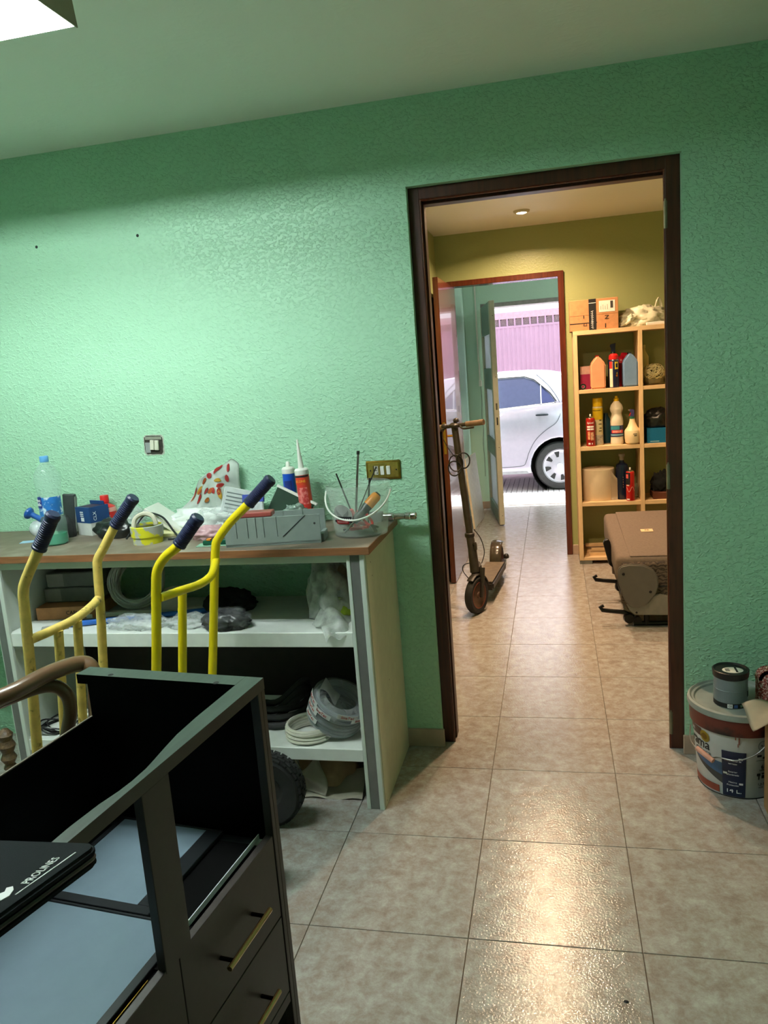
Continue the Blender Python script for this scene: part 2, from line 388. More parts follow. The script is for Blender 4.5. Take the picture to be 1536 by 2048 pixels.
# local: leaf runs along -y, thickness along x
W4 = 0.945
box('stile', -0.024, 0.024, -W4, -W4+0.10, 0.012, 2.085, m_metal, d4, bevel=0.004)
box('stile', -0.024, 0.024, -0.10, 0.0, 0.012, 2.085, m_metal, d4, bevel=0.004)
for z0, z1 in ((0.012, 0.14), (0.64, 0.80), (1.28, 1.48), (1.80, 2.085)):
    box('rail', -0.023, 0.023, -W4+0.10, -0.10, z0, z1, m_metalg, d4, bevel=0.003)
for z0, z1 in ((0.14, 0.64), (0.80, 1.28), (1.48, 1.80)):
    box('pane', -0.004, 0.004, -W4+0.10, -0.10, z0, z1, m_frost, d4)
lk = box('lock_plate', -0.008, 0.008, -W4-0.0015, -W4+0.0005, 1.10, 1.16, M('dull_steel', (110, 105, 95), 0.4, metal=0.8), d4)
box('lock_plate', -0.006, 0.006, -W4-0.0015, -W4+0.0005, 0.96, 1.03, m_blackp, d4)
for z in (0.10, 0.75, 1.40, 1.95): lathe('screw', [(0.004, 0), (0.003, 0.002), (0, 0.0022)], m_blackp, d4, seg=8, loc=(0.004, -W4-0.0002, z), rot=(PI/2, 0, 0))
for z in (0.25, 1.05, 1.85): lathe('hinge', [(0.010, -0.06), (0.010, 0.06)], m_metalg, d4, seg=10, loc=(0.028, 0.0, z))

# ================================================================== LAMPS
# ceiling trough with two cool tubes
tl = thing('fluorescent_fixture', (-1.38, -0.225, 2.35), 'open white fluorescent trough with two bright tubes on the ceiling', 'ceiling light')
m_trough = M('white_enamel', (236, 236, 228), 0.35, var=0.02)
X1 = 0.618
def trough_side(sg):
    y0 = sg*0.160
    return prism('reflector_side', [(y0, 0), (y0-sg*0.0015, 0), (y0-sg*0.0175, 0.075), (y0-sg*0.045, 0.113), (y0-sg*0.040, 0.115), (y0-sg*0.013, 0.078)], 2*X1, m_trough, tl, axis='x', loc=(-X1, 0, 0))
trough_side(1); trough_side(-1)
box('reflector_back', -X1, X1, -0.12, 0.12, 0.111, 0.1148, m_trough, tl)
m_capd = M('olive_grey_end_cap', (150, 146, 122), 0.5, var=0.05)
for sx in (-1, 1):
    prism('end_cap', [(-0.163, -0.002), (0.163, -0.002), (0.149, 0.078), (0.119, 0.1145), (-0.119, 0.1145), (-0.149, 0.078)], 0.003, m_capd, tl, axis='x', loc=(sx*X1-(0.0 if sx > 0 else 0.003), 0, 0))
m_tube = emis('fluorescent_glow', TUBE_COL, TUBE)
for y in (-0.08, 0.08):
    tb = obj('lamp_tube', tube_bm([(-0.595, y, 0.036), (0.595, y, 0.036)], 0.013, 12), m_tube, tl, smooth=True)
    for sx in (-1, 1):
        box('tube_socket', sx*0.595, sx*0.614, y-0.014, y+0.014, 0.018, 0.112, m_whitep, tb)
# recessed warm spots in the hall ceiling
m_spot_glow = emis('warm_lamp_glow', (1.0, 0.78, 0.48), 26.0)
m_ring = M('white_lamp_ring', (200, 190, 170), 0.35, var=0.03)
def downlight(x, y, label, power):
    t = thing('recessed_spotlight', (x, y, 2.5), label, 'ceiling light', group='recessed spots of the hall')
    lathe('trim_ring', [(0.034, -0.004), (0.034, -0.016), (0.044, -0.016), (0.052, -0.010), (0.055, 0.0), (0.034, 0.0)], m_ring, t, seg=32, cap=False)
    lathe('lamp_lens', [(0.0, -0.022), (0.018, -0.020), (0.030, -0.014), (0.033, -0.006), (0.033, 0.0)], m_spot_glow, t, seg=24, cap=False)
    ld = bpy.data.lights.new('spot_beam', 'AREA'); ld.shape = 'DISK'; ld.size = 0.07; ld.spread = math.radians(155); ld.energy = power; ld.color = DOWN_COL
    lo = bpy.data.objects.new('spot_beam', ld); link(lo, t); lo.location = (0, 0, -0.026)
downlight(0.119, 3.641, 'lit recessed spotlight with white ring above the far doorway', DOWN*1.15)
downlight(0.135, 2.757, 'middle recessed spotlight of the row of three in the hall ceiling', DOWN*0.8)
downlight(0.135, 1.873, 'recessed spotlight of the hall row nearest the workshop doorway', DOWN*0.8)
t = thing('added_fill_lamp', (0.85, 5.35, 2.5), 'added unseen fill lamp on the entry room ceiling before the street door', 'ceiling light')  # fill light added out of view to brighten the entry walls
lathe('fill_base', [(0.15, 0.0), (0.155, -0.012), (0.15, -0.02)], m_ring, t, seg=36, cap=False); lathe('fill_diffuser', [(0.145, -0.018), (0.135, -0.045), (0.09, -0.07), (0.0, -0.08)], emis('cool_fill_glow', (0.88, 1.0, 0.99), 30.0), t, seg=36, cap=False)

# ================================================================== BLACK DRESSER CARCASS
A_D = math.radians(6.668)
dr = thing('dresser', (-0.345, -0.378, 0), 'black dresser carcass without its top, gold bar handles, in the foreground', 'dresser', rotz=-A_D)
LN, WD = 0.78, 0.45       # length along -y, depth along -x
m_top = M('black_with_grey_green_sheen', (52, 58, 55), 0.33, var=0.22, vs=12, aniso=(8, 1, 1))  # teal sheen of the lit top faces painted into the black
m_face = M('brown_black_laminate', (44, 38, 35), 0.45, var=0.10, vs=60)
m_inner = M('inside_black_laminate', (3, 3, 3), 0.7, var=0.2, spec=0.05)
# top front rail: its inner edge is warped
inn = [(0.042, 0.042), (0.20, 0.040), (0.27, 0.036), (0.32, 0.028), (0.36, 0.021), (0.391, 0.016), (0.43, 0.0145), (0.46, 0.016), (0.50, 0.022), (0.56, 0.025), (0.66, 0.023), (0.78, 0.022)]
poly = [(0, -0.0), (0, -LN)] + [(-w_, -s_) for s_, w_ in reversed(inn)] + [(-0.042, 0.0)]
def twotone(name, bm, mtop, mside, parent):
    o = obj(name, bm, mtop, parent); o.data.materials.append(mside)
    for p in o.data.polygons: p.material_index = 0 if p.normal.z > 0.5 else 1
    return o
bm = bmesh.new(); a_ = [bm.verts.new((p[0], p[1], 0.875)) for p in poly]; b_ = [bm.verts.new((p[0], p[1], 0.9)) for p in poly]
bm.faces.new(a_); bm.faces.new(b_)
for i in range(len(poly)): bm.faces.new((a_[i], a_[(i+1) % len(poly)], b_[(i+1) % len(poly)], b_[i]))
twotone('top_rail', bm, m_top, m_face, dr)
bm = bmesh.new(); bbox(bm, -0.45, -0.0425, -0.045, 0.0, 0.878, 0.9)
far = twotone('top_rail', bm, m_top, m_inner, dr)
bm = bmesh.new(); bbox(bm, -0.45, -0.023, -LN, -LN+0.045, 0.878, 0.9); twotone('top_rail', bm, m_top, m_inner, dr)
for x in (-0.363, -0.091): lathe('screw_hole', [(0.007, 0.8992), (0.006, 0.9004)], m_ink, far, seg=12, loc=(x, -0.040 if x > -0.2 else -0.036, 0))
box('side_panel', -0.45, -0.0, -0.016, -0.0005, 0.0, 0.8755, m_face, dr, bevel=0.0012)
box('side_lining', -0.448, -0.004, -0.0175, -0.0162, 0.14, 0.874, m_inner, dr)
box('side_panel', -0.45, -0.0, -LN+0.0005, -LN+0.016, 0.0, 0.8755, m_face, dr, bevel=0.0012)
box('corner_post', -0.02, 0.0, -0.030, -0.0165, 0.0, 0.8755, m_face, dr, bevel=0.001)
box('corner_post', -0.02, 0.0, -LN+0.0165, -LN+0.030, 0.0, 0.8755, m_face, dr, bevel=0.001)
box('divider', -0.018, -0.0005, -0.429, -0.353, 0.545, 0.875, m_face, dr, bevel=0.001)
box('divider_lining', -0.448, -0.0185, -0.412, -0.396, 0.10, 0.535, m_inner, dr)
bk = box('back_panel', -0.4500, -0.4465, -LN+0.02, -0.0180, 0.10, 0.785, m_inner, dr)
box('panel_edge', -0.4504, -0.4462, -LN+0.02, -0.0180, 0.7848, 0.7875, M('raw_brown_edge', (96, 84, 74), 0.7), bk)
box('shelf_panel', -0.445, -0.021, -LN+0.018, -0.018, 0.512, 0.528, M('dark_blue_black_panel', (24, 28, 31), 0.36, var=0.25, vs=80), dr)
sp_ = M('white_speck', (220, 225, 225), 0.7)
for s_, w_ in ((0.205, 0.098), (0.245, 0.112), (0.140, 0.090), (0.06, 0.05)): lathe('screw_cap', [(0.0022, 0.528), (0.0, 0.5292)], sp_, dr, seg=8, loc=(-w_, -s_, 0))
# white channel lying behind the drawer fronts
ch = bmesh.new(); bbox(ch, -0.043, -0.0225, -0.300, -0.022, 0.5285, 0.531); bbox(ch, -0.043, -0.041, -0.300, -0.022, 0.531, 0.543); bbox(ch, -0.0245, -0.0225, -0.300, -0.022, 0.531, 0.536)
obj('drawer_runner', ch, M('white_enamelled_runner', (216, 226, 220), 0.3, var=0.03), dr)
ch = bmesh.new(); bbox(ch, -0.033, -0.022, -0.70, -0.44, 0.5285, 0.530); bbox(ch, -0.033, -0.0315, -0.70, -0.44, 0.530, 0.538)
obj('drawer_runner', ch, m_brass, dr)
m_gold = M('gold_bar', (178, 160, 112), 0.25, metal=1.0, var=0.05)
def drawer(y0, y1, z0, z1):
    f = box('drawer', -0.018, -0.0015, y0, y1, z0, z1, m_face, dr, bevel=0.001)
    ym = (y0+y1)/2+ (0.0)
    h = tube('handle', [(0.030, ym-0.083, (z0+z1)/2-0.005), (0.030, ym+0.083, (z0+z1)/2-0.005)], 0.0055, m_gold, f, seg=10)
    for d in (-0.062, 0.062):
        tube('handle_foot', [(-0.002, ym+d, (z0+z1)/2-0.005), (0.028, ym+d, (z0+z1)/2-0.005)], 0.004, m_inner, h, seg=8)
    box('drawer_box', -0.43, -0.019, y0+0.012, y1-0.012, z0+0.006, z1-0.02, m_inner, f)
for z0, z1 in ((0.357, 0.551), (0.168, 0.354)):
    drawer(-0.389, -0.033, z0, z1); drawer(-0.748, -0.391, z0, z1)
box('base_rail', -0.018, -0.0015, -0.748, -0.033, 0.140, 0.165, m_face, dr, bevel=0.001)

# two framed white panels left lying inside the dresser
m_pane = M('frosted_white_panel', (122, 140, 154), 0.22, var=0.03)
m_frame = M('black_glossy_frame', (24, 27, 30), 0.3, var=0.2)
def framed(label, x0, x1, y0, y1, fl, fr, fn, ff, z=0.5285):
    t = thing('framed_panel', dr.matrix_basis @ Vector(((x0+x1)/2, (y0+y1)/2, z)), label, 'panel', rotz=-A_D, group='framed panels inside the dresser')
    hx, hy = (x1-x0)/2, (y1-y0)/2
    box('frame_bar', -hx, hx, -hy, -hy+fn, 0, 0.012, m_frame, t, bevel=0.001)
    box('frame_bar', -hx, hx, hy-ff, hy, 0, 0.012, m_frame, t, bevel=0.001)
    box('frame_bar', -hx, -hx+fl, -hy+fn, hy-ff, 0, 0.012, m_frame, t, bevel=0.001)
    box('frame_bar', hx-fr, hx, -hy+fn, hy-ff, 0, 0.012, m_frame, t, bevel=0.001)
    box('white_panel', -hx+fl, hx-fr, -hy+fn, hy-ff, 0.001, 0.0095, m_pane, t)
dr_m = Matrix.Translation((-0.345, -0.378, 0)) @ Matrix.Rotation(-A_D, 4, 'Z')
class _B: pass
dr2 = _B(); dr2.matrix_basis = dr_m
_dr = dr; dr = dr2
framed('white panel in black frame at the far end inside the dresser', -0.402, -0.130, -0.303, -0.021, 0.012, 0.040, 0.022, 0.006)
framed('white panel in black frame nearest the camera inside the dresser', -0.402, -0.040, -0.755, -0.306, 0.012, 0.018, 0.012, 0.006)
dr = _dr

# laptop sleeve on the near corner of the dresser
m_neo = M('black_neoprene', (17, 22, 25), 0.85, var=0.10, vs=200, bump=0.15, bs=900, spec=0.12)
sl = thing('laptop_sleeve', (-0.330, -1.010, 0.905), 'black zipped laptop sleeve lying on the near corner of the dresser', 'laptop sleeve', rot=(math.radians(-8), math.radians(-4.5), math.radians(-4)))
# local: +x' to the left along the far edge -> build towards -x and -y
def rounded(x0, x1, y0, y1, r, n=6):
    P = []
    for cx, cy, a0 in ((x1-r, y1-r, 0), (x0+r, y1-r, 90), (x0+r, y0+r, 180), (x1-r, y0+r, 270)):
        for k in range(n+1):
            a = math.radians(a0+90*k/n); P.append((cx+r*math.cos(a), cy+r*math.sin(a)))
    return P
prism('lower_shell', rounded(-0.36, 0.0, -0.255, 0.0, 0.022), 0.011, m_neo, sl, bevel=0.004, seg=3)
prism('upper_shell', rounded(-0.36, 0.0, -0.255, 0.0, 0.022), 0.012, m_neo, sl, bevel=0.004, seg=3, loc=(0, 0, 0.0135))
zp = [(p[0]*0.985-0.002, p[1]*0.985-0.002, 0.0122) for p in rounded(-0.36, 0.0, -0.255, 0.0, 0.022)]
tube('zip', zp, 0.003, m_blackp, sl, closed=True, seg=6)
prism('zip_pull', rounded(-0.007, 0.007, -0.040, 0.0, 0.0065), 0.002, m_blackp, sl, axis='y', loc=(-0.068, -0.262, 0.004))
text('logo_lettering', 'PROLINES', 0.016, m_winK, sl, loc=(-0.030, -0.078, 0.0258), rot=(0, 0, math.radians(97)), wx=0.95)
prism('logo_emblem', [(0, 0), (0.012, 0.002), (0.022, 0.012), (0.026, 0.022), (0.020, 0.026), (0.014, 0.018), (0.004, 0.020), (-0.004, 0.012), (0.004, 0.009)], 0.0006, m_winK, sl, loc=(-0.026, -0.150, 0.0256), rot=(0, 0, 1.2))
box('logo_underline', -0.0185, -0.0168, -0.135, -0.030, 0.0256, 0.0261, m_winK, sl)

# ================================================================== BENTWOOD CHAIR
m_bent = M('brown_bent_beech', (92, 66, 44), 0.35, var=0.3, vs=8, coat=0.3)
cc = (-1.20, -0.34)
bc = thing('bentwood_armchair', (cc[0], cc[1], 0), 'brown bentwood armchair with curved arm rail behind the black dresser', 'chair')
def CP(*p): return [(a-cc[0], b-cc[1], c) for a, b, c in p]
tube('arm_rail', CP((-1.43, -0.50, 0.75), (-1.24, -0.45, 0.775), (-1.06, -0.31, 0.812), (-1.005, -0.20, 0.828), (-0.965, -0.12, 0.824), (-0.935, -0.115, 0.800), (-0.915, -0.15, 0.70), (-0.93, -0.18, 0.46)), 0.0215, m_bent, bc, sp=8, seg=12)
tube('arm_loop', CP((-1.38, -0.47, 0.735), (-1.22, -0.40, 0.752), (-1.095, -0.29, 0.786), (-1.02, -0.20, 0.795), (-0.990, -0.165, 0.765), (-0.985, -0.16, 0.71), (-1.005, -0.17, 0.63), (-1.04, -0.20, 0.46)), 0.0175, m_bent, bc, sp=8, seg=12)
seatc = (-1.17, -0.33)
lathe('seat', [(0.0, 0.452), (0.17, 0.452), (0.195, 0.458), (0.20, 0.445), (0.195, 0.43), (0.0, 0.43)], m_bent, bc, seg=36, loc=(seatc[0]-cc[0], seatc[1]-cc[1], 0), sy=0.92)
for dx, dy in ((-0.15, -0.13), (0.11, -0.10), (-0.15, 0.13), (0.13, 0.12)):
    tube('leg', [(seatc[0]-cc[0]+dx, seatc[1]-cc[1]+dy, 0.432), (seatc[0]-cc[0]+dx*1.18, seatc[1]-cc[1]+dy*1.18, 0.0)], [0.016, 0.012], m_bent, bc, seg=10)
tube('back_hoop', CP((-1.36, -0.48, 0.44), (-1.42, -0.53, 0.70), (-1.40, -0.40, 0.90), (-1.36, -0.24, 0.90), (-1.31, -0.18, 0.70), (-1.29, -0.20, 0.44)), 0.014, m_bent, bc, sp=8, seg=12)

t = thing('carved_post', (-1.60, 0.30, 0), 'dark carved wooden post at the left edge beside the hand truck', 'post')
lathe('turned_post', [(0.0, 0.0), (0.030, 0.0), (0.030, 0.02), (0.014, 0.04), (0.013, 0.26), (0.022, 0.275), (0.016, 0.29), (0.027, 0.31), (0.018, 0.33), (0.029, 0.355), (0.020, 0.375), (0.026, 0.395), (0.012, 0.415), (0.0, 0.42)], M('dark_carved_wood', (78, 60, 38), 0.5, var=0.4, vs=60, bump=0.8, bs=120), t, seg=14)
lathe('post_foot', [(0.0, 0.0), (0.06, 0.0), (0.06, 0.012), (0.03, 0.022), (0.0, 0.022)], M('dark_carved_wood', (78, 60, 38)), t, seg=20)

# ================================================================== HAND TRUCKS
m_grip = M('navy_rubber_grip', (26, 30, 62), 0.42, var=0.12)
def ribbed_grip(a, b, r, parent):
    a, b = Vector(a), Vector(b); L_ = (b-a).length; prof = [(0.0, 0), (r*1.12, 0.0), (r*1.12, 0.006), (r, 0.008)]
    n = 13
    for k in range(n):
        z = 0.012+(L_-0.035)*k/n; d = (L_-0.035)/n
        prof += [(r*1.06, z+d*0.2), (r*1.06, z+d*0.6), (r*0.98, z+d*0.75), (r*0.98, z+d*0.95)]
    prof += [(r*1.10, L_-0.016), (r*1.12, L_-0.006), (r*0.9, L_), (0.0, L_)]
    o = lathe('grip', prof, m_grip, parent, seg=18, loc=a); o.rotation_euler = (b-a).to_track_quat('Z', 'Y').to_euler(); return o
def wheel(parent, c, R_=0.13, Wd=0.075, ax='y'):
    t = lathe('tyre', [(0.062, -Wd*0.30), (R_*0.72, -Wd*0.46), (R_*0.90, -Wd*0.5), (R_*0.97, -Wd*0.34), (R_, 0), (R_*0.97, Wd*0.34), (R_*0.90, Wd*0.5), (R_*0.72, Wd*0.46), (0.062, Wd*0.30)], m_rubber, parent, seg=40, cap=False, loc=c, rot=(PI/2, 0, 0))
    bm = bmesh.new()
    for k in range(30):           # tread blocks
        a = 2*PI*k/30
        for j, (z, rr) in enumerate(((-0.024, 0.985), (-0.008, 1.0), (0.008, 1.0), (0.024, 0.985))):
            aa = a+(0.10 if j % 2 else 0); q = R_*rr
            vs_ = bbox(bm, q-0.004, q+0.0022, -0.0105, 0.0105, z-0.0065, z+0.0065)
            bmesh.ops.rotate(bm, verts=vs_, cent=(0, 0, 0), matrix=Matrix.Rotation(aa, 3, 'Z'))
    obj('tread', bm, m_rubber, t)
    lathe('rim', [(0.0, -0.026), (0.016, -0.026), (0.018, -0.012), (0.050, -0.010), (0.064, -0.022), (0.066, 0.022), (0.050, 0.010), (0.018, 0.012), (0.016, 0.026), (0.0, 0.026)], M('dark_rim', (40, 40, 40), 0.5), t, seg=28)
    return t
def hand_truck(label, mat, yn, yf, near, far_, bar, inners, xb, wheel_x, grips_n, grips_f, wheels, plate=0.27):
    t = thing('hand_truck', (xb, (yn+yf)/2, 0), label, 'hand truck', group='yellow hand trucks in front of the workbench')
    ox, oy = xb, (yn+yf)/2
    def P(p, y): return (p[0]-ox, y-oy, p[1])
    tube('upright', [P(p, yn) for p in near], 0.0145, mat, t, seg=12, sp=5)
    tube('upright', [P(p, yf) for p in far_], 0.0145, mat, t, seg=12, sp=5)
    ribbed_grip(P(grips_n[0], yn), P(grips_n[1], yn), 0.0185, t); ribbed_grip(P(grips_f[0], yf), P(grips_f[1], yf), 0.0185, t)
    tube('cross_bar', [(b[0]-ox, b[1]-oy, b[2]) for b in bar], 0.0135, mat, t, seg=12, sp=6)
    for b in inners: tube('inner_bar', [(b[0]-ox, b[1]-oy, b[2]), (b[0]-ox+(xb-near[4][0])*0.9, b[1]-oy, 0.10)], 0.0135, mat, t, seg=12)
    tube('cross_bar', [P((xb-0.015, 0.105), yn), P((xb-0.015, 0.105), yf)], 0.0135, mat, t, seg=12)
    box('toe_plate', -plate, 0.02, yn-oy-0.03, yf-oy+0.03, 0.004, 0.010, mat, t, bevel=0.001)
    box('toe_plate_heel', 0.0, 0.006, yn-oy-0.03, yf-oy+0.03, 0.004, 0.14, mat, t, bevel=0.001)
    tube('axle', [(wheel_x-ox, wheels[0]-oy, 0.132), (wheel_x-ox, wheels[1]-oy, 0.132)], 0.009, m_steel, t, seg=10)
    for y in (yn, yf): tube('axle_arm', [(0.0, y-oy, 0.22), (wheel_x-ox, y-oy, 0.132)], 0.010, mat, t, seg=8)
    for y in wheels: wheel(t, (wheel_x-ox, y-oy, 0.132))
    return t
m_y1 = M('worn_ochre_paint', (226, 194, 104), 0.5, var=0.15, vs=30, col2=(150, 120, 60), c2t=(0.62, 0.72), c2s=40)
m_y2 = M('bright_yellow_paint', (232, 206, 20), 0.35, var=0.05)
hand_truck('older dull ochre yellow hand truck with scuffed navy grips, at the left', m_y1, -0.047, 0.324,
           [(-1.236, 0.09), (-1.197, 0.533), (-1.177, 0.76), (-1.163, 0.95), (-1.158, 1.0), (-1.144, 1.035), (-1.088, 1.121), (-1.065, 1.155)],
           [(-1.256, 0.09), (-1.202, 0.624), (-1.182, 0.813), (-1.170, 0.964), (-1.163, 1.0), (-1.142, 1.029), (-1.086, 1.106), (-1.06, 1.136)],
           [(-1.163, -0.047, 0.863), (-1.151, 0.05, 0.861), (-1.153, 0.15, 0.858), (-1.166, 0.25, 0.862), (-1.179, 0.324, 0.872)],
           [(-1.145, 0.055, 0.855), (-1.150, 0.155, 0.852)], -1.245, -1.15, ((-1.088, 1.121), (-1.026, 1.216)), ((-1.086, 1.106), (-1.007, 1.195)), (-0.12, 0.40))
hand_truck('bright yellow hand truck with navy grips, right of the older one', m_y2, 0.167, 0.48,
           [(-1.008, 0.09), (-0.918, 0.682), (-0.897, 0.832), (-0.879, 0.962), (-0.868, 1.003), (-0.841, 1.037), (-0.791, 1.073), (-0.768, 1.10)],
           [(-0.966, 0.09), (-0.895, 0.545), (-0.856, 0.812), (-0.830, 0.983), (-0.814, 1.022), (-0.767, 1.074), (-0.696, 1.133), (-0.67, 1.157)],
           [(-0.872, 0.167, 0.916), (-0.843, 0.25, 0.914), (-0.834, 0.35, 0.904), (-0.820, 0.41, 0.917), (-0.832, 0.48, 0.950)],
           [(-0.862, 0.285, 0.905)], -0.985, -0.738, ((-0.791, 1.073), (-0.719, 1.154)), ((-0.696, 1.133), (-0.609, 1.212)), (0.155, 0.475), 0.10)

# ================================================================== WORKBENCH
wbn = thing('workbench', (-1.09, 0.83, 0), 'long workbench with brown top, white open shelves and cream side panel', 'workbench')
bx, by = -1.09, 0.83
def BB(name, x0, x1, y0, y1, z0, z1, mat, parent=wbn, bevel=0.0015): return box(name, x0-bx, x1-bx, y0-by, y1-by, z0, z1, mat, parent, bevel=bevel)
m_bt = M('dusty_brown_laminate', (112, 98, 84), 0.5, var=0.2, vs=10, col2=(150, 140, 126), c2t=(0.5, 0.75), c2s=7)
m_be = M('brown_wood_edge', (128, 84, 52), 0.5, var=0.25, vs=6, aniso=(1.5, 20, 20))
m_cream = M('cream_side_panel', (196, 190, 164), 0.5, var=0.05)
m_alu = M('grey_aluminium_strip', (126, 126, 124), 0.4, metal=0.4, var=0.06)
m_offw = M('off_white_shelf', (206, 214, 206), 0.45, var=0.06, vs=6)
tp = BB('worktop', -2.15, -0.335, 0.577, 1.069, 0.931, 0.957, m_bt)
BB('edge_band', -2.15, -0.334, 0.5755, 0.5772, 0.9305, 0.9565, m_be, tp, bevel=0.0005)
BB('edge_band', -0.3352, -0.3336, 0.577, 1.069, 0.9305, 0.9565, m_be, tp, bevel=0.0005)
BB('front_rail', -2.13, -0.400, 0.594, 0.612, 0.902, 0.9305, m_offw)
rp = BB('side_panel', -0.398, -0.352, 0.600, 1.060, 0.0, 0.9305, m_cream)
BB('post_strip', -0.418, -0.405, 0.589, 0.612, 0.0, 0.9300, m_offw, rp)
BB('post_strip', -0.405, -0.372, 0.5915, 0.601, 0.0, 0.9295, m_alu, rp)
BB('post_strip', -0.372, -0.355, 0.587, 0.601, 0.0, 0.9300, m_offw, rp)
for yy, zz in ((0.66, 0.885), (0.67, 0.835), (0.62, 0.02), (0.80, 0.40)):
    lathe('screw_hole', [(0.003, 0), (0.0, 0.0006)], m_ink, rp, seg=8, loc=(-0.3518-bx, yy-by, zz), rot=(0, PI/2, 0))
lp = BB('side_panel', -1.815, -1.770, 0.600, 1.060, 0.0, 0.9305, m_offw)
BB('post_strip', -1.772, -1.755, 0.587, 0.601, 0.0, 0.9300, m_offw, lp); BB('post_strip', -1.805, -1.772, 0.5915, 0.601, 0.0, 0.9295, m_alu, lp)
BB('shelf', -1.769, -0.4185, 0.594, 1.040, 0.602, 0.655, m_white, bevel=0.002)
BB('shelf', -1.769, -0.4185, 0.594, 1.040, 0.178, 0.225, m_white, bevel=0.002)
BB('back_panel', -1.769, -0.399, 1.042, 1.056, 0.10, 0.6015, M('dark_brown_shelf_shade', (30, 22, 17), 0.7, var=0.2))  # dark sheet added to stand in for the shade between the shelves
for x in (-1.765, ): 
    for z in (0.87, 0.50): BB('shelf_bracket', x, x+0.03, 0.90, 0.93, z, z+0.05, m_white)

ZT = 0.957
def G(*a): return thing(*a)
# ---- water bottle
b = thing('water_bottle', (-1.632, 0.775, ZT), 'clear plastic water bottle with blue cap and green liquid', 'bottle')
m_pet = M('clear_bottle_plastic', (196, 226, 220), 0.06, trans=0.0, alpha=0.16, var=0.02)
prof = [(0.0, 0.002), (0.040, 0.0), (0.046, 0.006), (0.0475, 0.03), (0.046, 0.06), (0.0475, 0.08), (0.045, 0.10), (0.043, 0.135), (0.0425, 0.165), (0.0405, 0.18), (0.043, 0.195), (0.0435, 0.21), (0.049, 0.235), (0.0505, 0.255), (0.047, 0.275), (0.034, 0.30), (0.018, 0.318), (0.0145, 0.322), (0.0145, 0.335)]
lathe('bottle_body', prof, m_pet, b, seg=32, cap=False)
lathe('cap', [(0.0, 0.345), (0.0155, 0.345), (0.0165, 0.342), (0.0165, 0.325), (0.0155, 0.322)], M('light_blue_cap', (96, 160, 214), 0.4), b, seg=24)
lathe('liquid', [(0.0, 0.003), (0.039, 0.002), (0.0450, 0.008), (0.0465, 0.03), (0.0452, 0.045), (0.0, 0.045)], M('green_liquid', (20, 140, 104), 0.1, alpha=0.9, var=0.03), b, seg=28)
m_lblb = M('blue_bottle_label', (40, 108, 178), 0.35, var=0.25, vs=30, col2=(206, 224, 236), c2t=(0.52, 0.58), c2s=26)
lb = patch('label', 0.0442, -100, 95, 0.118, 0.190, m_lblb, b, seg=24, r1=0.0428)
patch('label_badge', 0.0450, -52, -8, 0.150, 0.192, M('navy_badge', (26, 40, 120), 0.35), lb, seg=8, r1=0.0436)
text('label_lettering', 'font', 0.017, m_winK, lb, loc=(0, 0, 0.179), wrap=(0.0458, -30)); text('label_lettering', 'vella', 0.017, m_winK, lb, loc=(0, 0, 0.164), wrap=(0.0458, -30))
# ---- suction toy / air freshener: blue knob on white bulb lying on a card
c = tag(box('blue_card', -0.040, 0.040, -0.022, 0.022, 0, 0.0015, M('pale_blue_card', (160, 196, 224), 0.4), loc=(-1.790, 0.835, ZT), rot=(0, 0, 0.35)), 'thin pale blue card lying at the left end of the bench', 'card')
e = thing('suction_hook', (-1.842, 0.955, ZT), 'white bulb with a blue mushroom knob behind the water bottle', 'hook')
lathe('bulb', [(0.0, 0.0), (0.022, 0.004), (0.033, 0.020), (0.034, 0.036), (0.026, 0.052), (0.014, 0.062), (0.0, 0.064)], film('cloudy_plastic', (226, 232, 236), 0.75, 0.2), e, seg=24)
lathe('knob', [(0.0, -0.03), (0.014, -0.03), (0.011, 0.0), (0.012, 0.02), (0.024, 0.030), (0.026, 0.038), (0.022, 0.043), (0.0, 0.044)], M('blue_knob', (30, 84, 160), 0.3), e, seg=20, loc=(0.0, 0, 0.080), rot=(0, -1.1, 0))
# ---- dark flat box leaning behind the bottle
t = thing('grey_device', (-1.705, 0.985, ZT), 'dark grey flat device standing upright behind the water bottle', 'device', rot=(0, math.radians(5), 0.15))
box('casing', -0.030, 0.022, -0.010, 0.010, 0.001, 0.165, M('dark_grey_shell', (44, 50, 50), 0.45), t, bevel=0.005, seg=3); box('side_strip', 0.0215, 0.024, -0.009, 0.009, 0.008, 0.155, M('light_grey_strip', (150, 152, 146), 0.4), t)
# ---- blue and white carton
t = thing('blue_carton', (-1.585, 0.965, ZT), 'small blue and white open carton on the bench', 'box', rotz=math.radians(-22))
m_navy = M('navy_print', (24, 62, 116), 0.5, var=0.06)
box('carton_body', -0.045, 0.045, -0.045, 0.045, 0, 0.115, M('white_carton', (206, 208, 204), 0.6), t, bevel=0.001)
box('blue_print', -0.0458, 0.0458, -0.0458, 0.0458, 0.052, 0.1156, m_navy, t)
box('open_flap', -0.044, 0.044, 0.040, 0.0455, 0.113, 0.128, m_navy, t, rot=(0.12, 0, 0)); box('carton_mouth', -0.038, 0.038, -0.036, 0.036, 0.1152, 0.1164, M('purple_inside', (52, 34, 62), 0.7), t)
for k in range(3): box('print_bar', -0.016, 0.004, -0.0464, -0.0456, 0.078+0.008*k, 0.082+0.008*k, m_winK, t)
box('print_square', -0.014, 0.006, -0.0464, -0.0456, 0.058, 0.074, m_winK, t)
text('print', 'CLX', 0.020, m_winK, t, loc=(0.0463, -0.022, 0.078), rot=(PI/2, -PI/2, PI/2))
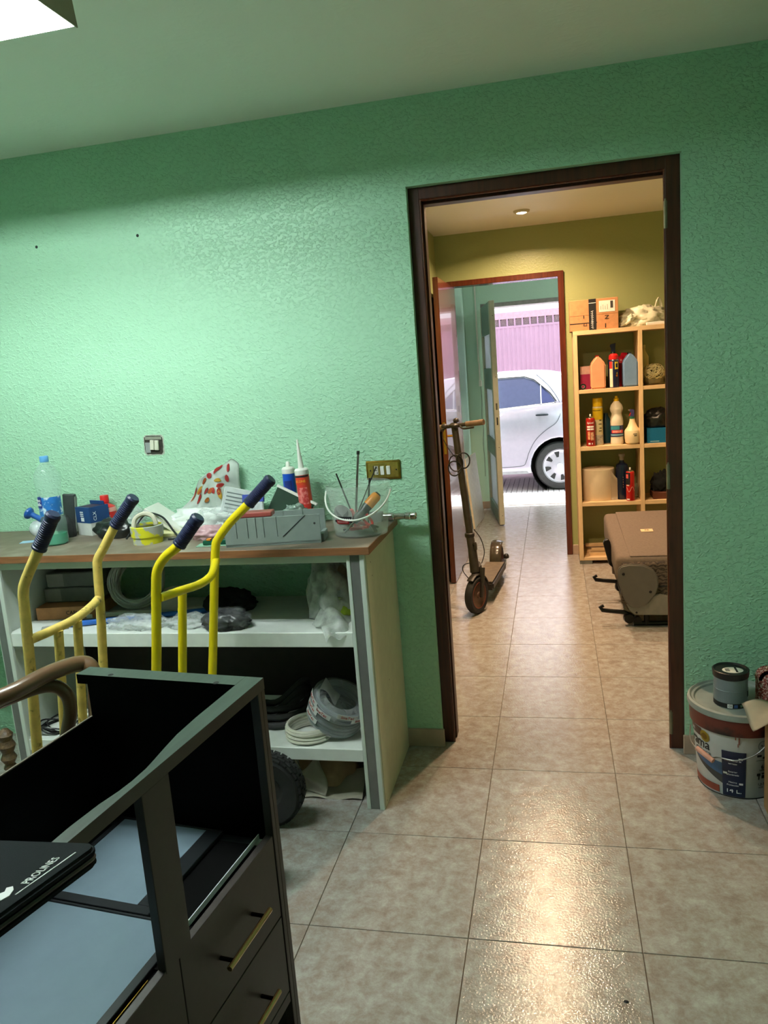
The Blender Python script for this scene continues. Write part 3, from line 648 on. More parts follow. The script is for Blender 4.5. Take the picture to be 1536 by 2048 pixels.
# ---- red bottle
t = thing('red_bottle', (-1.560, 1.025, ZT), 'squat red plastic bottle with red screw cap', 'bottle')
m_redb = M('red_plastic', (196, 28, 28), 0.35, var=0.05)
lathe('bottle_body', [(0.0, 0.0), (0.040, 0.0), (0.042, 0.006), (0.042, 0.088), (0.038, 0.100), (0.020, 0.110), (0.016, 0.112), (0.016, 0.12)], m_redb, t, seg=28)
lathe('cap', [(0.017, 0.118), (0.0185, 0.12), (0.0175, 0.146), (0.016, 0.148), (0.0, 0.148)], m_redb, t, seg=24)
lathe('neck_band', [(0.0395, 0.098), (0.0400, 0.0975), (0.0425, 0.086), (0.0427, 0.080), (0.0422, 0.080)], M('pale_red_band', (216, 150, 140), 0.4), t, seg=28, cap=False)
patch('print_line', 0.0424, -8, 42, 0.074, 0.083, M('pink_white_print', (236, 206, 204), 0.5), t); text('print', 'AROS', 0.019, m_winK, t, loc=(0, 0, 0.060), wrap=(0.0424, 20))
patch('label', 0.0422, -40, 60, 0.006, 0.046, M('grey_red_label', (150, 90, 84), 0.5, col2=(210, 205, 200), c2s=60), t)
# ---- black bundle
tag(blob('black_bundle', (0.078, 0.045, 0.050), M('black_bag_film', (24, 26, 26), 0.3, var=0.2), amp=0.22, freq=2.2, seed=3, loc=(-1.440, 0.872, ZT)), 'black plastic bundle lying between the carton and the paint-splashed pipe ring', 'bundle')
tag(blob('dark_pouch', (0.042, 0.028, 0.062), M('charcoal_cloth', (38, 40, 40), 0.7, var=0.2), amp=0.15, freq=2, seed=8, loc=(-1.675, 0.905, ZT)), 'charcoal pouch between the water bottle and the blue carton', 'pouch')
# ---- paint splashed pipe fitting
t = thing('pipe_fitting', (-1.226, 0.752, ZT), 'grey pipe fitting splashed with yellow paint', 'pipe fitting')
m_spl = M('grey_pvc_yellow_splash', (176, 178, 168), 0.45, var=0.06, col2=(212, 206, 40), c2t=(0.47, 0.52), c2s=24)
lathe('collar', [(0.050, 0.0), (0.054, 0.0), (0.055, 0.026), (0.059, 0.028), (0.061, 0.066), (0.056, 0.068), (0.052, 0.030), (0.050, 0.028)], m_spl, t, seg=36, cap=False)
tube('strap', [(-0.048, -0.01, 0.060), (-0.042, 0.0, 0.092), (-0.012, 0.01, 0.108), (0.022, 0.012, 0.098), (0.034, 0.012, 0.066)], 0.009, M('cream_pvc', (206, 200, 180), 0.4), t, sp=6, seg=8)
for k in range(3): tube('inner_thread', [(0.050*math.cos(a), 0.050*math.sin(a), 0.040+k*0.009) for a in [PI*0.15+PI*0.8*i/10 for i in range(11)]], 0.0022, M('cream_pvc', (206, 200, 180)), t, seg=6)
# ---- white slab propped up + yellowed sheet + black cable
t = thing('white_box', (-1.245, 0.955, ZT), 'flat white box propped at a slant against the white bag', 'box', rot=(0, math.radians(37), 0.12))
box('box_body', -0.115, 0.055, -0.07, 0.07, 0.030, 0.052, m_whitep, t, bevel=0.002); box('lid_seam', -0.1155, 0.0555, -0.0705, 0.0705, 0.0425, 0.0435, M('grey_seam', (150, 150, 148)), t)
tag(box('yellowed_booklet', -0.075, 0.075, -0.055, 0.055, 0, 0.012, M('yellowed_paper', (214, 208, 160), 0.7, var=0.1), loc=(-1.185, 0.90, ZT), rot=(0, 0, 0.1)), 'yellowed paper booklet under the slanted white box', 'booklet')
tag(tube('black_cable', [(-1.345, 0.80, ZT+0.006), (-1.33, 0.86, ZT+0.05), (-1.29, 0.88, ZT+0.088), (-1.22, 0.865, ZT+0.075), (-1.17, 0.84, ZT+0.03), (-1.13, 0.80, ZT+0.005), (-1.16, 0.78, ZT+0.004)], 0.004, m_blackp, sp=8), 'black cable looped over beside the splashed pipe ring', 'cable')
tag(tube('white_cable', [(-1.15, 0.79, ZT+0.004), (-1.10, 0.80, ZT+0.004), (-1.05, 0.83, ZT+0.004), (-1.00, 0.84, ZT+0.004)], 0.003, m_whitep, sp=6), 'short white cable lying in front of the slanted white box', 'cable')
# ---- crumpled jars / clear plastic behind
tag(blob('clear_wrapper', (0.055, 0.035, 0.045), film('clear_film_a', alpha=0.22), amp=0.5, freq=2.6, seed=21, loc=(-1.445, 1.02, ZT+0.03), flatbase=True), 'crumpled clear wrapper against the wall behind the red bottle', 'wrapper')
# ---- patterned carrier bag leaning on the wall
t = thing('carrier_bag', (-1.085, 0.985, ZT), 'white carrier bag with red and yellow leaf print leaning on the wall', 'plastic bag')
m_bag = M('white_bag_plastic', (224, 230, 224), 0.35, var=0.06)
def bagf(u, v):
    x = -0.185+0.30*u+0.02*v; z = 0.01+(0.05+0.235*min(1.0, u/0.74)**0.9*(1.0-0.9*max(0.0, u-0.86)))*v+0.012*math.sin(9*u+4*v)
    if v > 0.85: z -= (v-0.85)*0.2*(1+0.5*math.sin(12*u))
    y = 0.062-0.13*(1-v)*(0.4+0.6*(1-u))+0.016*math.sin(11*u+6*v)+0.012*noise.noise(Vector((u*6, v*6, 1)))
    return (x, y, z)
sheet('bag_front', 30, 24, bagf, m_bag, t, 0.0015)
m_leaf = M('leaf_print_red', (188, 60, 58), 0.5, var=0.15); m_leaf2 = M('leaf_print_yellow', (216, 176, 60), 0.5, var=0.15); m_leaf3 = M('leaf_print_orange', (206, 110, 60), 0.5)
rnd = random.Random(5)
for k in range(22):
    u, v = 0.22+0.62*rnd.random(), 0.40+0.50*rnd.random()
    su, sv = 0.035+0.02*rnd.random(), 0.05+0.03*rnd.random(); th = rnd.random()*PI
    def lf(a, b, u=u, v=v, su=su, sv=sv, th=th):
        r_ = 2*b-1; w_ = (2*a-1)*math.sqrt(max(0.02, 1-r_*r_))*0.55
        du = su*(r_*math.cos(th)-w_*math.sin(th)); dv = sv*(r_*math.sin(th)+w_*math.cos(th))
        p = bagf(u+du, v+dv); return (p[0], p[1]-0.004, p[2])
    sheet('leaf_print', 3, 6, lf, (m_leaf, m_leaf2, m_leaf, m_leaf3)[k % 4], t, 0.0008)
blob('bag_body', (0.15, 0.05, 0.055), m_bag, t, amp=0.35, freq=2.4, seed=4, loc=(-0.03, -0.01, 0.0))
# ---- pile of clear packaging in the middle
tag(blob('clear_packaging', (0.115, 0.06, 0.060), film('clear_film_b', alpha=0.25), amp=0.45, freq=2.8, seed=11, loc=(-0.995, 0.90, ZT)), 'crumpled clear packaging in front of the carrier bag', 'packaging')
t = thing('barcode_packet', (-0.955, 0.965, ZT), 'clear packet with striped barcode labels leaning on the wall', 'packet', rot=(math.radians(-12), math.radians(14), 0.1))
box('packet', -0.085, 0.075, 0.0, 0.012, 0.02, 0.155, M('grey_white_label', (190, 196, 194), 0.35, var=0.08), t, bevel=0.004)
for k in range(7):
    z = 0.040+0.015*k
    box('stripe', -0.070, 0.010+0.008*(k % 3), -0.0012, 0.0, z, z+0.005, M('grey_ink', (104, 112, 112), 0.6), t)
    box('stripe', 0.030, 0.066, -0.0012, 0.0, z+0.003, z+0.006, M('grey_ink', (104, 112, 112)), t)
t = thing('blue_packet', (-0.862, 0.90, ZT), 'small white packet with blue header behind the mitre box', 'packet', rot=(math.radians(-14), 0, 0.1))
box('packet_body', -0.040, 0.040, 0, 0.014, 0.0, 0.115, film('white_film', (226, 230, 232), 0.8), t, bevel=0.004); box('header', -0.042, 0.042, -0.0015, 0.0155, 0.112, 0.142, M('blue_header', (40, 60, 150), 0.5), t, bevel=0.001)
t = thing('dark_green_packet', (-0.765, 0.955, ZT), 'dark green packet with a pale edge strip leaning behind the mitre box', 'packet', rot=(math.radians(-10), math.radians(28), 0.0))
box('packet_body', -0.085, 0.075, 0, 0.012, 0.0, 0.135, M('dark_green_pack', (30, 54, 40), 0.4, var=0.2), t, bevel=0.003); box('edge_strip', -0.088, 0.085, -0.004, 0.014, 0.133, 0.143, m_whitep, t, bevel=0.001)
tag(blob('silver_wrapper', (0.048, 0.022, 0.040), M('silver_foil', (160, 176, 168), 0.25, metal=0.6, var=0.3), amp=0.45, freq=3, seed=14, loc=(-0.690, 0.905, ZT+0.03)), 'crumpled silver wrapper against the dark green packet', 'wrapper')
tag(blob('pink_packet', (0.075, 0.035, 0.032), M('pink_clear_packet', (190, 150, 156), 0.3, var=0.2, vs=40), amp=0.35, freq=2.6, seed=16, loc=(-0.985, 0.785, ZT)), 'pink and clear packet lying behind the green battery pack', 'packet')
t = thing('battery_pack', (-0.925, 0.675, ZT), 'small dark green blister pack at the front of the bench', 'packet', rotz=0.1)
box('tray', -0.060, 0.062, -0.026, 0.026, 0, 0.003, M('pale_green_card', (130, 178, 154), 0.4), t, bevel=0.001); box('battery', -0.036, 0.052, -0.020, 0.0, 0.003, 0.021, M('dark_green_shell', (14, 74, 56), 0.3), t, bevel=0.006, seg=2); box('battery', -0.036, 0.052, 0.002, 0.022, 0.003, 0.021, m_blackp, t, bevel=0.006, seg=2)
box('orange_tag', -0.020, -0.005, -0.021, 0.0, 0.021, 0.026, M('orange_tag', (230, 140, 50)), t)
# ---- mitre box: U channel with saw slots
MA = math.atan2(0.044, 0.33)
t = thing('mitre_box', (-0.695, 0.700, ZT), 'grey plastic mitre box with saw slots at the front of the bench', 'mitre box', rotz=MA)
m_mg = M('grey_mitre_plastic', (128, 138, 134), 0.5, var=0.06)
HB = 0.100
def slotted(name, y0, y1, xs, z0=0.004):
    bm = bmesh.new(); cuts = sorted(xs); xa = -0.168
    for xc in cuts+[0.168]:
        xb_ = xc-0.0012 if xc < 0.168 else 0.168
        bbox(bm, xa, xb_, y0, y1, z0, HB); xa = xc+0.0012
    for xc in cuts: bbox(bm, xc-0.0012, xc+0.0012, y0, y1, z0, 0.030)
    return obj(name, bm, m_mg, t)
slotted('front_wall', -0.062, -0.053, [-0.125, -0.085, -0.055, -0.028, 0.018])
slotted('back_wall', 0.053, 0.062, [-0.118, -0.055, -0.03, 0.02, 0.09])
box('base', -0.168, 0.168, -0.062, 0.062, 0, 0.012, m_mg, t, bevel=0.001)
slot = prism('slanted_slot', [(0.035, 0.030), (0.038, 0.028), (0.122, 0.100), (0.118, 0.100)], 0.0012, m_ink, t, axis='y', loc=(0, -0.0630, 0))
box('end_stop', 0.160, 0.176, -0.045, 0.045, 0.0, 0.030, m_mg, t, bevel=0.002)
for k, x in enumerate((-0.148, 0.150)): lathe('peg_hole', [(0.004, 0), (0, 0.0005)], m_ink, t, seg=8, loc=(x, -0.0625, 0.070), rot=(PI/2, 0, 0))
tag(box('red_lidded_case', -0.075, 0.045, -0.028, 0.028, 0, 0.018, M('dull_red_plastic', (150, 70, 64), 0.45), loc=(-0.745, 0.695, ZT+0.0955), rot=(0, 0, 0.14), bevel=0.003), 'dull red flat case lying across the top of the mitre box', 'case')
# ---- sealant cartridges
def cartridge(name, loc, label, col, h, r, nozzle, words, lean):
    t = thing(name, loc, label, 'sealant cartridge', rot=(0, lean, 0), group='sealant cartridges on the bench')
    lathe('cartridge_body', [(0.0, 0.0), (r, 0.0), (r, h-0.012), (r*0.985, h-0.010)], col, t, seg=28)
    lathe('collar', [(r*1.03, h-0.020), (r*1.05, h-0.018), (r*1.05, h-0.002), (r*0.85, h+0.004), (r*0.35, h+0.006), (r*0.30, h+0.022), (r*0.2, h+0.026), (0, h+0.026)], m_whitep, t, seg=28)
    if nozzle: lathe('nozzle', [(0.0115, h+0.004), (0.0095, h+0.03), (0.0035, h+0.115), (0, h+0.116)], m_whitep, t, seg=16)
    return t
t = cartridge('sealant_cartridge', (-0.742, 1.018, ZT), 'blue sealant cartridge with short white tip', M('blue_cartridge', (18, 74, 176), 0.35, var=0.05), 0.222, 0.0245, False, None, 0.0)
patch('print_patch', 0.0249, -30, 40, 0.13, 0.175, M('navy_patch', (22, 42, 110), 0.4), t)
t = cartridge('sealant_cartridge', (-0.668, 0.990, ZT), 'red and orange sealant cartridge with long white nozzle', M('red_cartridge', (200, 52, 46), 0.35, var=0.08), 0.218, 0.0265, True, None, -0.05)
patch('print_patch', 0.0269, -70, 60, 0.160, 0.186, M('orange_print', (206, 66, 34), 0.4), t); patch('print_patch', 0.0269, -60, 45, 0.085, 0.150, M('pale_red_print', (226, 130, 124), 0.45, col2=(196, 60, 60), c2s=70), t); patch('print_patch', 0.0270, 46, 75, 0.02, 0.19, M('orange_print', (232, 110, 40)), t)
text('print', 'LICONE', 0.013, M('yellow_print', (240, 190, 60), 0.5), t, loc=(0, 0, 0.174), wrap=(0.0276, -8)); patch('print_line', 0.0271, -70, 70, 0.190, 0.196, m_ink, t)
# ---- clear tool bucket with handle and tools
bk = thing('tool_bucket', (-0.412, 0.805, ZT), 'clear plastic bucket full of hand tools at the right end of the bench', 'bucket')
m_bkt = film('clear_bucket_plastic', (220, 230, 222), 0.17, 0.10)
lathe('bucket_wall', [(0.0, 0.0), (0.094, 0.0), (0.0955, 0.004), (0.110, 0.150), (0.114, 0.152), (0.1145, 0.172), (0.117, 0.174), (0.117, 0.182), (0.114, 0.182), (0.111, 0.16), (0.108, 0.148), (0.0935, 0.006), (0.0, 0.006)], m_bkt, bk, seg=44, cap=False)
hp = [(0.117*math.cos(a), 0.0+0.117*math.sin(a)*-0.99, 0.155-0.085*math.sin(PI*k/12)**1.0) for k in range(13) for a in [PI-PI*k/12]]
tube('handle', [(x*1.01, y*1.04-0.004, z) for x, y, z in hp], 0.0032, m_whitep, bk, sp=3, seg=8)
for sx in (-1, 1): lathe('handle_boss', [(0.009, -0.004), (0.009, 0.006), (0, 0.007)], m_bkt, bk, seg=12, loc=(sx*0.116, 0, 0.155), rot=(0, sx*PI/2, 0))
m_lab = M('white_round_label', (206, 208, 204), 0.45)
def disc_on(r0, ang, zc, rad, mat, parent, off=0.0, n=24, zs=1.0):
    bm = bmesh.new(); a0 = math.radians(ang); vs_ = []
    for k in range(n):
        th = 2*PI*k/n; t_ = a0+rad*math.cos(th)/r0; z = zc+rad*zs*math.sin(th); rr = r0+off+(z-zc)*0.10
        vs_.append(bm.verts.new((rr*math.sin(t_), -rr*math.cos(t_), z)))
    rr = r0+off; c_ = bm.verts.new((rr*math.sin(a0), -rr*math.cos(a0), zc))
    for k in range(n): bm.faces.new((c_, vs_[k], vs_[(k+1) % n]))
    bmesh.ops.solidify(bm, geom=bm.faces[:], thickness=0.0004)
    return obj('label_disc', bm, mat, parent)
disc_on(0.1045, -22, 0.082, 0.040, m_lab, bk, 0.0008); disc_on(0.1045, -22, 0.096, 0.026, M('silver_grey_print', (170, 172, 168), 0.4), bk, 0.0016)
patch('label_band', 0.1052, -42, -2, 0.058, 0.080, M('black_label_band', (24, 24, 26), 0.4), bk, r1=0.1064); patch('label_plate', 0.1060, -36, -8, 0.054, 0.068, M('label_red', (170, 30, 36), 0.4), bk, r1=0.1074)
sq = []
for k in range(40):
    a = math.radians(-43+42*k/39); zz = 0.0700+0.0035*math.sin(k*1.7)+(0.006 if k == 2 else 0)
    rr = 0.1078; sq.append((rr*math.sin(a), -rr*math.cos(a), zz))
tube('label_script', sq, 0.0009, m_winK, bk, seg=5)
for k in range(9): patch('label_print', 0.1076, -33+2.6*k, -33+2.6*k+1.7, 0.058, 0.064, M('pink_print', (220, 150, 150), 0.5), bk, seg=2, r1=0.1080)
def tool(name, label, cat, a, b, rs, mats, r2=None):
    """shaft + handle from a (bottom) to b (top)"""
    t = thing(name, (bk.location.x+a[0], bk.location.y+a[1], ZT+a[2]), label, cat, group='hand tools in the clear bucket')
    d = Vector(b)-Vector(a); t.rotation_euler = d.to_track_quat('Z', 'Y').to_euler(); L_ = d.length
    return t, L_
t, L_ = tool('round_file', 'thin steel rod standing tallest in the clear bucket', 'file', (-0.030, 0.030, 0.010), (0.000, 0.045, 0.290), 0, 0)
lathe('rod', [(0.004, 0), (0.004, L_-0.012), (0.0052, L_-0.010), (0.0052, L_), (0, L_)], m_steel, t, seg=10); lathe('rod_tip', [(0.0056, L_-0.012), (0.0056, L_+0.001), (0, L_+0.001)], M('dark_steel', (60, 58, 54), 0.4, metal=0.7), t, seg=10)
t, L_ = tool('screwdriver', 'dark thin screwdriver shaft leaning left out of the bucket', 'screwdriver', (-0.020, 0.030, 0.012), (-0.085, 0.030, 0.215), 0, 0)
lathe('shaft', [(0.0028, 0), (0.0030, L_), (0, L_)], M('dark_steel', (60, 58, 54)), t, seg=8); lathe('screwdriver_handle', [(0.0, 0), (0.012, 0.003), (0.013, 0.04), (0.010, 0.07), (0.005, 0.075)], m_redb, t, seg=12)
t, L_ = tool('chisel', 'flat dark steel blade leaning right out of the bucket', 'chisel', (-0.040, 0.0, 0.012), (0.070, 0.010, 0.235), 0, 0)
box('blade', -0.006, 0.006, -0.0018, 0.0018, 0.0, L_, M('dark_steel', (60, 58, 54)), t, bevel=0.0008)
t, L_ = tool('hex_key', 'bent dark hex key in the bucket beside the chisel', 'hex key', (0.015, 0.040, 0.01), (0.035, 0.035, 0.185), 0, 0)
tube('key', [(0, 0, 0), (0, 0, L_-0.01), (0.004, 0, L_), (0.018, 0, L_+0.004)], 0.0035, M('dark_steel', (60, 58, 54)), t, sp=4, seg=6)
t, L_ = tool('utility_knife', 'big screwdriver with black and orange grip lying in the bucket', 'screwdriver', (-0.050, -0.050, 0.012), (0.062, 0.010, 0.130), 0, 0)
lathe('shaft', [(0.004, 0), (0.004, 0.06), (0.0, 0.06)], m_chrome, t, seg=10); lathe('grip', [(0.0, 0.05), (0.012, 0.052), (0.017, 0.075), (0.013, 0.095), (0.018, 0.12), (0.017, L_), (0.010, L_+0.012), (0, L_+0.013)], m_blackp, t, seg=14); lathe('grip_inlay', [(0.0175, 0.128), (0.0190, 0.132), (0.0185, L_-0.002), (0.0150, L_+0.006), (0, L_+0.0145)], M('orange_grip', (226, 140, 40), 0.4), t, seg=14)
for k, (p0, p1) in enumerate((((0.060, -0.040, 0.014), (-0.005, 0.030, 0.075)), ((0.050, 0.035, 0.014), (-0.04, -0.02, 0.05)), ((-0.06, 0.0, 0.014), (0.03, -0.055, 0.03)))):
    t, L_ = tool('pliers', ('red handled pliers lying right in the bottom of the bucket', 'red handled pliers lying at the back of the bucket', 'red handled pliers lying lowest in the bucket')[k], 'pliers', p0, p1, 0, 0)
    for s in (-1, 1): tube('plier_handle', [(0.004*s, 0, 0.03), (0.012*s, 0, 0.05), (0.012*s, 0, L_)], 0.0055, m_redb, t, sp=4, seg=8)
    box('jaws', -0.009, 0.009, -0.004, 0.004, -0.004, 0.034, M('dark_steel', (60, 58, 54)), t, bevel=0.002)
# ---- chrome tap spout on the bench behind the bucket, sticking out over the end
t = thing('chrome_tap', (-0.345, 1.005, ZT), 'chrome tap fitting poking out past the right end of the bench', 'tap', rot=(0, PI/2, 0.02))
lathe('spout', [(0.0, -0.03), (0.014, -0.03), (0.016, -0.02), (0.016, 0.01), (0.013, 0.014), (0.0125, 0.055), (0.015, 0.058), (0.0155, 0.074), (0.0135, 0.077), (0.0155, 0.080), (0.0155, 0.098), (0.011, 0.100), (0.010, 0.094), (0.0, 0.094)], m_chrome, t, seg=22, loc=(-0.018, 0, 0))
box('tap_body', -0.038, -0.001, -0.02, 0.02, -0.075, -0.031, M('dark_steel', (60, 58, 54)), t, bevel=0.005, seg=2)
tag(tube('black_hose_end', [(-0.50, 0.93, ZT+0.006), (-0.47, 0.985, ZT+0.02), (-0.43, 1.01, ZT+0.028), (-0.40, 1.008, ZT+0.03)], 0.009, m_blackp, sp=5), 'short black hose behind the clear bucket', 'hose')

# ================================================================== SHELF CONTENTS
Z1, Z2 = 0.655, 0.225
tm = M('grey_bound_cover', (104, 106, 100), 0.7, var=0.12)
for k, (x, y, a) in enumerate(((-1.640, 0.90, 0.06), (-1.625, 0.905, 0.10))):
    t = thing('thick_packet', (x, y, Z1+0.052+0.061*k), ('thick grey wrapped packet under another on the upper bench shelf', 'thick grey wrapped packet on top of another on the upper bench shelf')[k], 'packet', rotz=a, group='grey packets on the upper bench shelf')
    box('wrapper', -0.115, 0.105, -0.08, 0.08, 0, 0.060, tm, t, bevel=0.004); box('end_band', -0.116, -0.045, -0.0808, 0.0808, 0.004, 0.056, M('pale_end_band', (132, 132, 124), 0.7), t)
t = thing('flat_carton', (-1.640, 0.870, Z1), 'flat brown cardboard carton under the grey packets', 'box', rotz=0.12)
box('carton_body', -0.125, 0.13, -0.11, 0.09, 0, 0.050, m_card, t, bevel=0.001); text('print', 'CABLE', 0.022, m_ink, t, loc=(0.03, -0.1105, 0.025), rot=FRONT)
def coil(name, loc, label, mat, R_, r, turns, hz, jit=0.006, seed=1, rot=(0, 0, 0), group=None, seg=6):
    rn = random.Random(seed); t = thing(name, loc, label, 'cable coil', rot=rot, group=group)
    for k in range(turns):
        rr = R_*(1-0.12*rn.random()); z0 = r+(hz-2*r)*rn.random(); ph = rn.random()*7; dx, dy = (rn.random()-0.5)*jit*2, (rn.random()-0.5)*jit*2
        pts = [(dx+rr*math.cos(a), dy+rr*math.sin(a), max(r, z0+jit*math.sin(a*2+ph))) for a in [2*PI*i/28 for i in range(28)]]
        tube('cable_turn', pts, r, mat, t, seg=seg, closed=True)
    return t
coil('cable_coil', (-1.375, 0.905, Z1+0.108), 'big coil of thin grey-white cable leaning upright on the upper bench shelf', M('grey_cable', (190, 190, 180), 0.5), 0.106, 0.0034, 40, 0.05, 0.012, 3, rot=(math.radians(62), 0, 0.1))
for k, (nm, lab, mat, y0, y1, h) in enumerate((('trunking_strip', 'white plastic trunking strip at the back on the upper bench shelf', m_whitep, 0.78, 0.90, 0.016), ('blue_tube', 'long blue conduit on the upper bench shelf', M('blue_conduit', (40, 96, 176), 0.35), 0.66, 0.85, 0.010), ('black_strip', 'black narrow strip between white and blue ones on the upper bench shelf', m_blackp, 0.72, 0.875, 0.008))):
    x0, x1 = (-1.55, -0.97)
    if nm == 'blue_tube': o = obj(nm, tube_bm([(x0, y0, Z1+0.012), (x1, y1, Z1+0.012)], 0.0105, 10), mat, smooth=True)
    else:
        a = math.atan2(y1-y0, x1-x0); L_ = math.hypot(x1-x0, y1-y0)
        o = box(nm, 0, L_, -0.012, 0.012, 0, h, mat, bevel=0.001, loc=(x0, y0, Z1+0.0002), rot=(0, 0, a))
    tag(o, lab, 'strip')
tag(sheet('folded_note', 6, 6, lambda u, v: (0.10*u-0.05+0.02*v, 0.08*v, 0.07*v+0.01*math.sin(3*u)), m_paper, None, 0.001, loc=(-1.215, 0.78, Z1+0.022)), 'folded white paper propped on the blue conduit', 'paper')
tag(blob('clear_bag', (0.125, 0.055, 0.030), film('clear_film_c', alpha=0.30), amp=0.35, freq=2.5, seed=31, loc=(-1.26, 0.665, Z1)), 'flat clear plastic bag lying at the front of the upper bench shelf', 'plastic bag')
tag(blob('clear_pouch', (0.085, 0.05, 0.028), film('clear_film_d', alpha=0.30), amp=0.35, freq=2.5, seed=33, loc=(-1.065, 0.675, Z1)), 'clear plastic pouch right of the flat clear bag', 'plastic bag')
tag(box('grey_folded_flap', -0.05, 0.05, -0.03, 0.03, 0, 0.006, M('grey_card', (150, 152, 150), 0.6), loc=(-1.60, 0.645, Z1), rot=(0.05, 0, 0.5)), 'grey card at the front left of the upper bench shelf', 'card')
t = thing('wrapped_black_parts', (-0.905, 0.655, Z1), 'black parts in shiny clear wrap on the upper bench shelf', 'packet')
blob('parts', (0.085, 0.050, 0.040), M('black_parts', (22, 22, 24), 0.35, var=0.3), t, amp=0.3, freq=3.4, seed=41, ridge=True); blob('clear_wrap', (0.100, 0.062, 0.046), film('clear_film_e', alpha=0.07, rough=0.05), t, amp=0.3, freq=3.0, seed=42)
tag(blob('black_cloth', (0.10, 0.07, 0.055), M('black_fabric', (20, 22, 24), 0.9, var=0.2), amp=0.3, freq=2.2, seed=44, loc=(-0.98, 0.86, Z1)), 'black cloth bundle behind the wrapped black parts', 'bundle')
# translucent bags at the right end
t = thing('cloudy_bag', (-0.535, 0.80, Z1), 'cloudy white plastic bag stuffed in the right corner of the upper shelf', 'plastic bag')
blob('bag_body', (0.088, 0.11, 0.145), film('cloudy_film', (214, 220, 212), 0.5, 0.3), t, amp=0.35, freq=2.2, seed=51); blob('lime_contents', (0.050, 0.05, 0.038), M('lime_green_pack', (150, 176, 40), 0.5), t, amp=0.2, seed=5, loc=(0.03, -0.035, 0.012))
blob('tan_contents', (0.045, 0.05, 0.06), M('tan_pack', (150, 136, 112), 0.6), t, amp=0.25, seed=9, loc=(0.02, -0.02, 0.105))
t = thing('clear_parts_bag', (-0.500, 0.650, Z1), 'small cloudy bag with black screws hanging over the upper shelf edge', 'plastic bag', rotz=0.4)
sheet('bag', 16, 12, lambda u, v: ((u-0.5)*0.15*(0.5+0.5*v), -0.075+0.14*v, 0.055*math.sin(PI*u)*(0.3+v*0.7)+0.012*math.sin(8*u+5*v)+0.004-(0.03*max(0, 0.25-v)*4)), film('cloudy_film', (214, 220, 212), 0.5), t, 0.001)
for k in range(5): tube('black_screw', [(0.01+0.006*k, -0.05+0.004*k, 0.006), (0.016+0.004*k, -0.028+0.006*k, 0.018)], 0.0022, m_blackp, t, seg=6)
tag(sheet('hanging_film', 24, 8, lambda u, v: (-0.36*u, 0.05*v, 0.05*math.sin(PI*u)-0.07*v*math.sin(PI*u*0.9)+0.01*math.sin(9*u+3*v)), film('clear_film_f', alpha=0.10, rough=0.05), None, 0.0008, loc=(-0.50, 0.80, 0.845)), 'thin clear film hanging under the worktop above the upper shelf', 'plastic film')
# lower shelf
coil('cable_coil', (-0.640, 0.695, Z2), 'white corrugated conduit coil on the lower bench shelf', M('white_conduit', (216, 212, 198), 0.45), 0.088, 0.0062, 14, 0.062, 0.001, 7)
t = thing('wrapped_coil', (-0.560, 0.735, Z2+0.050), 'grey cable coil in clear wrap with red lettered bands, tilted on the white coil', 'cable coil', rot=(math.radians(12), math.radians(27), 0))
m_gc = M('grey_wrapped_cable', (96, 104, 110), 0.35, var=0.12)
for k in range(9): tube('cable_turn', [((0.098-0.004*(k % 3))*math.cos(a), (0.098-0.004*(k % 3))*math.sin(a), 0.012+0.0105*k) for a in [2*PI*i/32 for i in range(32)]], 0.0075, m_gc, t, seg=8, closed=True)
m_wrap = film('clear_film_g', alpha=0.22, rough=0.08)
lathe('clear_wrap', [(0.058, 0.004), (0.085, -0.003), (0.106, 0.004), (0.111, 0.05), (0.107, 0.100), (0.088, 0.112), (0.060, 0.104), (0.056, 0.06), (0.058, 0.004)], m_wrap, t, seg=40, cap=False)
m_red = M('red_lettering', (176, 50, 44), 0.5); m_wb = M('white_band', (206, 208, 206), 0.45)
for k, (a0, z) in enumerate(((-68, 0.060), (-62, 0.028), (-40, 0.078), (40, 0.086), (-75, 0.088), (10, 0.103))):
    bnd = patch('white_band', 0.1118, a0, a0+40, z, z+0.020, m_wb, t, seg=10); text('print', 'lineTec', 0.017, m_red, bnd, loc=(0, 0, z+0.010), wrap=(0.1130, a0+20))
sheet('torn_wrap', 12, 8, lambda u, v: (-0.085+0.075*u, -0.02+0.05*v, 0.110+0.008*math.sin(5*u+2*v)+0.012*v*(1-u)-0.03*u*u), m_wb, t, 0.001)
t = thing('black_hose_bundle', (-0.80, 0.79, Z2), 'bundle of thick black hoses on the lower bench shelf', 'hose')
for k in range(6): tube('hose', [(-0.16, 0.02+0.012*k, 0.014+0.026*(k % 3)), (-0.02, -0.06+0.02*k, 0.014+0.024*(k % 3)), (0.08, -0.03+0.022*k, 0.016+0.026*k*0.9), (0.10, 0.10, 0.02+0.026*k*0.8)], 0.0125, m_rubber, t, sp=6, seg=10)
t = thing('tool_case', (-0.470, 0.905, Z2), 'dark grey rounded case behind the wrapped cable coil', 'case', rot=(0, math.radians(-8), 0.2))
box('case_body', -0.085, 0.045, -0.04, 0.04, 0.008, 0.105, M('dark_grey_green_case', (52, 58, 56), 0.5), t, bevel=0.018, seg=3); tube('wire_loop', [(0.0, 0, 0.10), (-0.02, 0, 0.14), (0.01, 0, 0.165), (0.04, 0, 0.14), (0.03, 0, 0.10)], 0.002, m_blackp, t, sp=5, seg=6)
coil('cable_coil', (-1.69, 0.70, Z2), 'loose loops of thin black wire at the left of the lower bench shelf', m_blackp, 0.070, 0.0032, 6, 0.035, 0.014, 12)
coil('cable_coil', (-1.545, 0.80, Z2), 'tangle of white wire at the left of the lower bench shelf', m_whitep, 0.075, 0.0042, 14, 0.06, 0.016, 14)
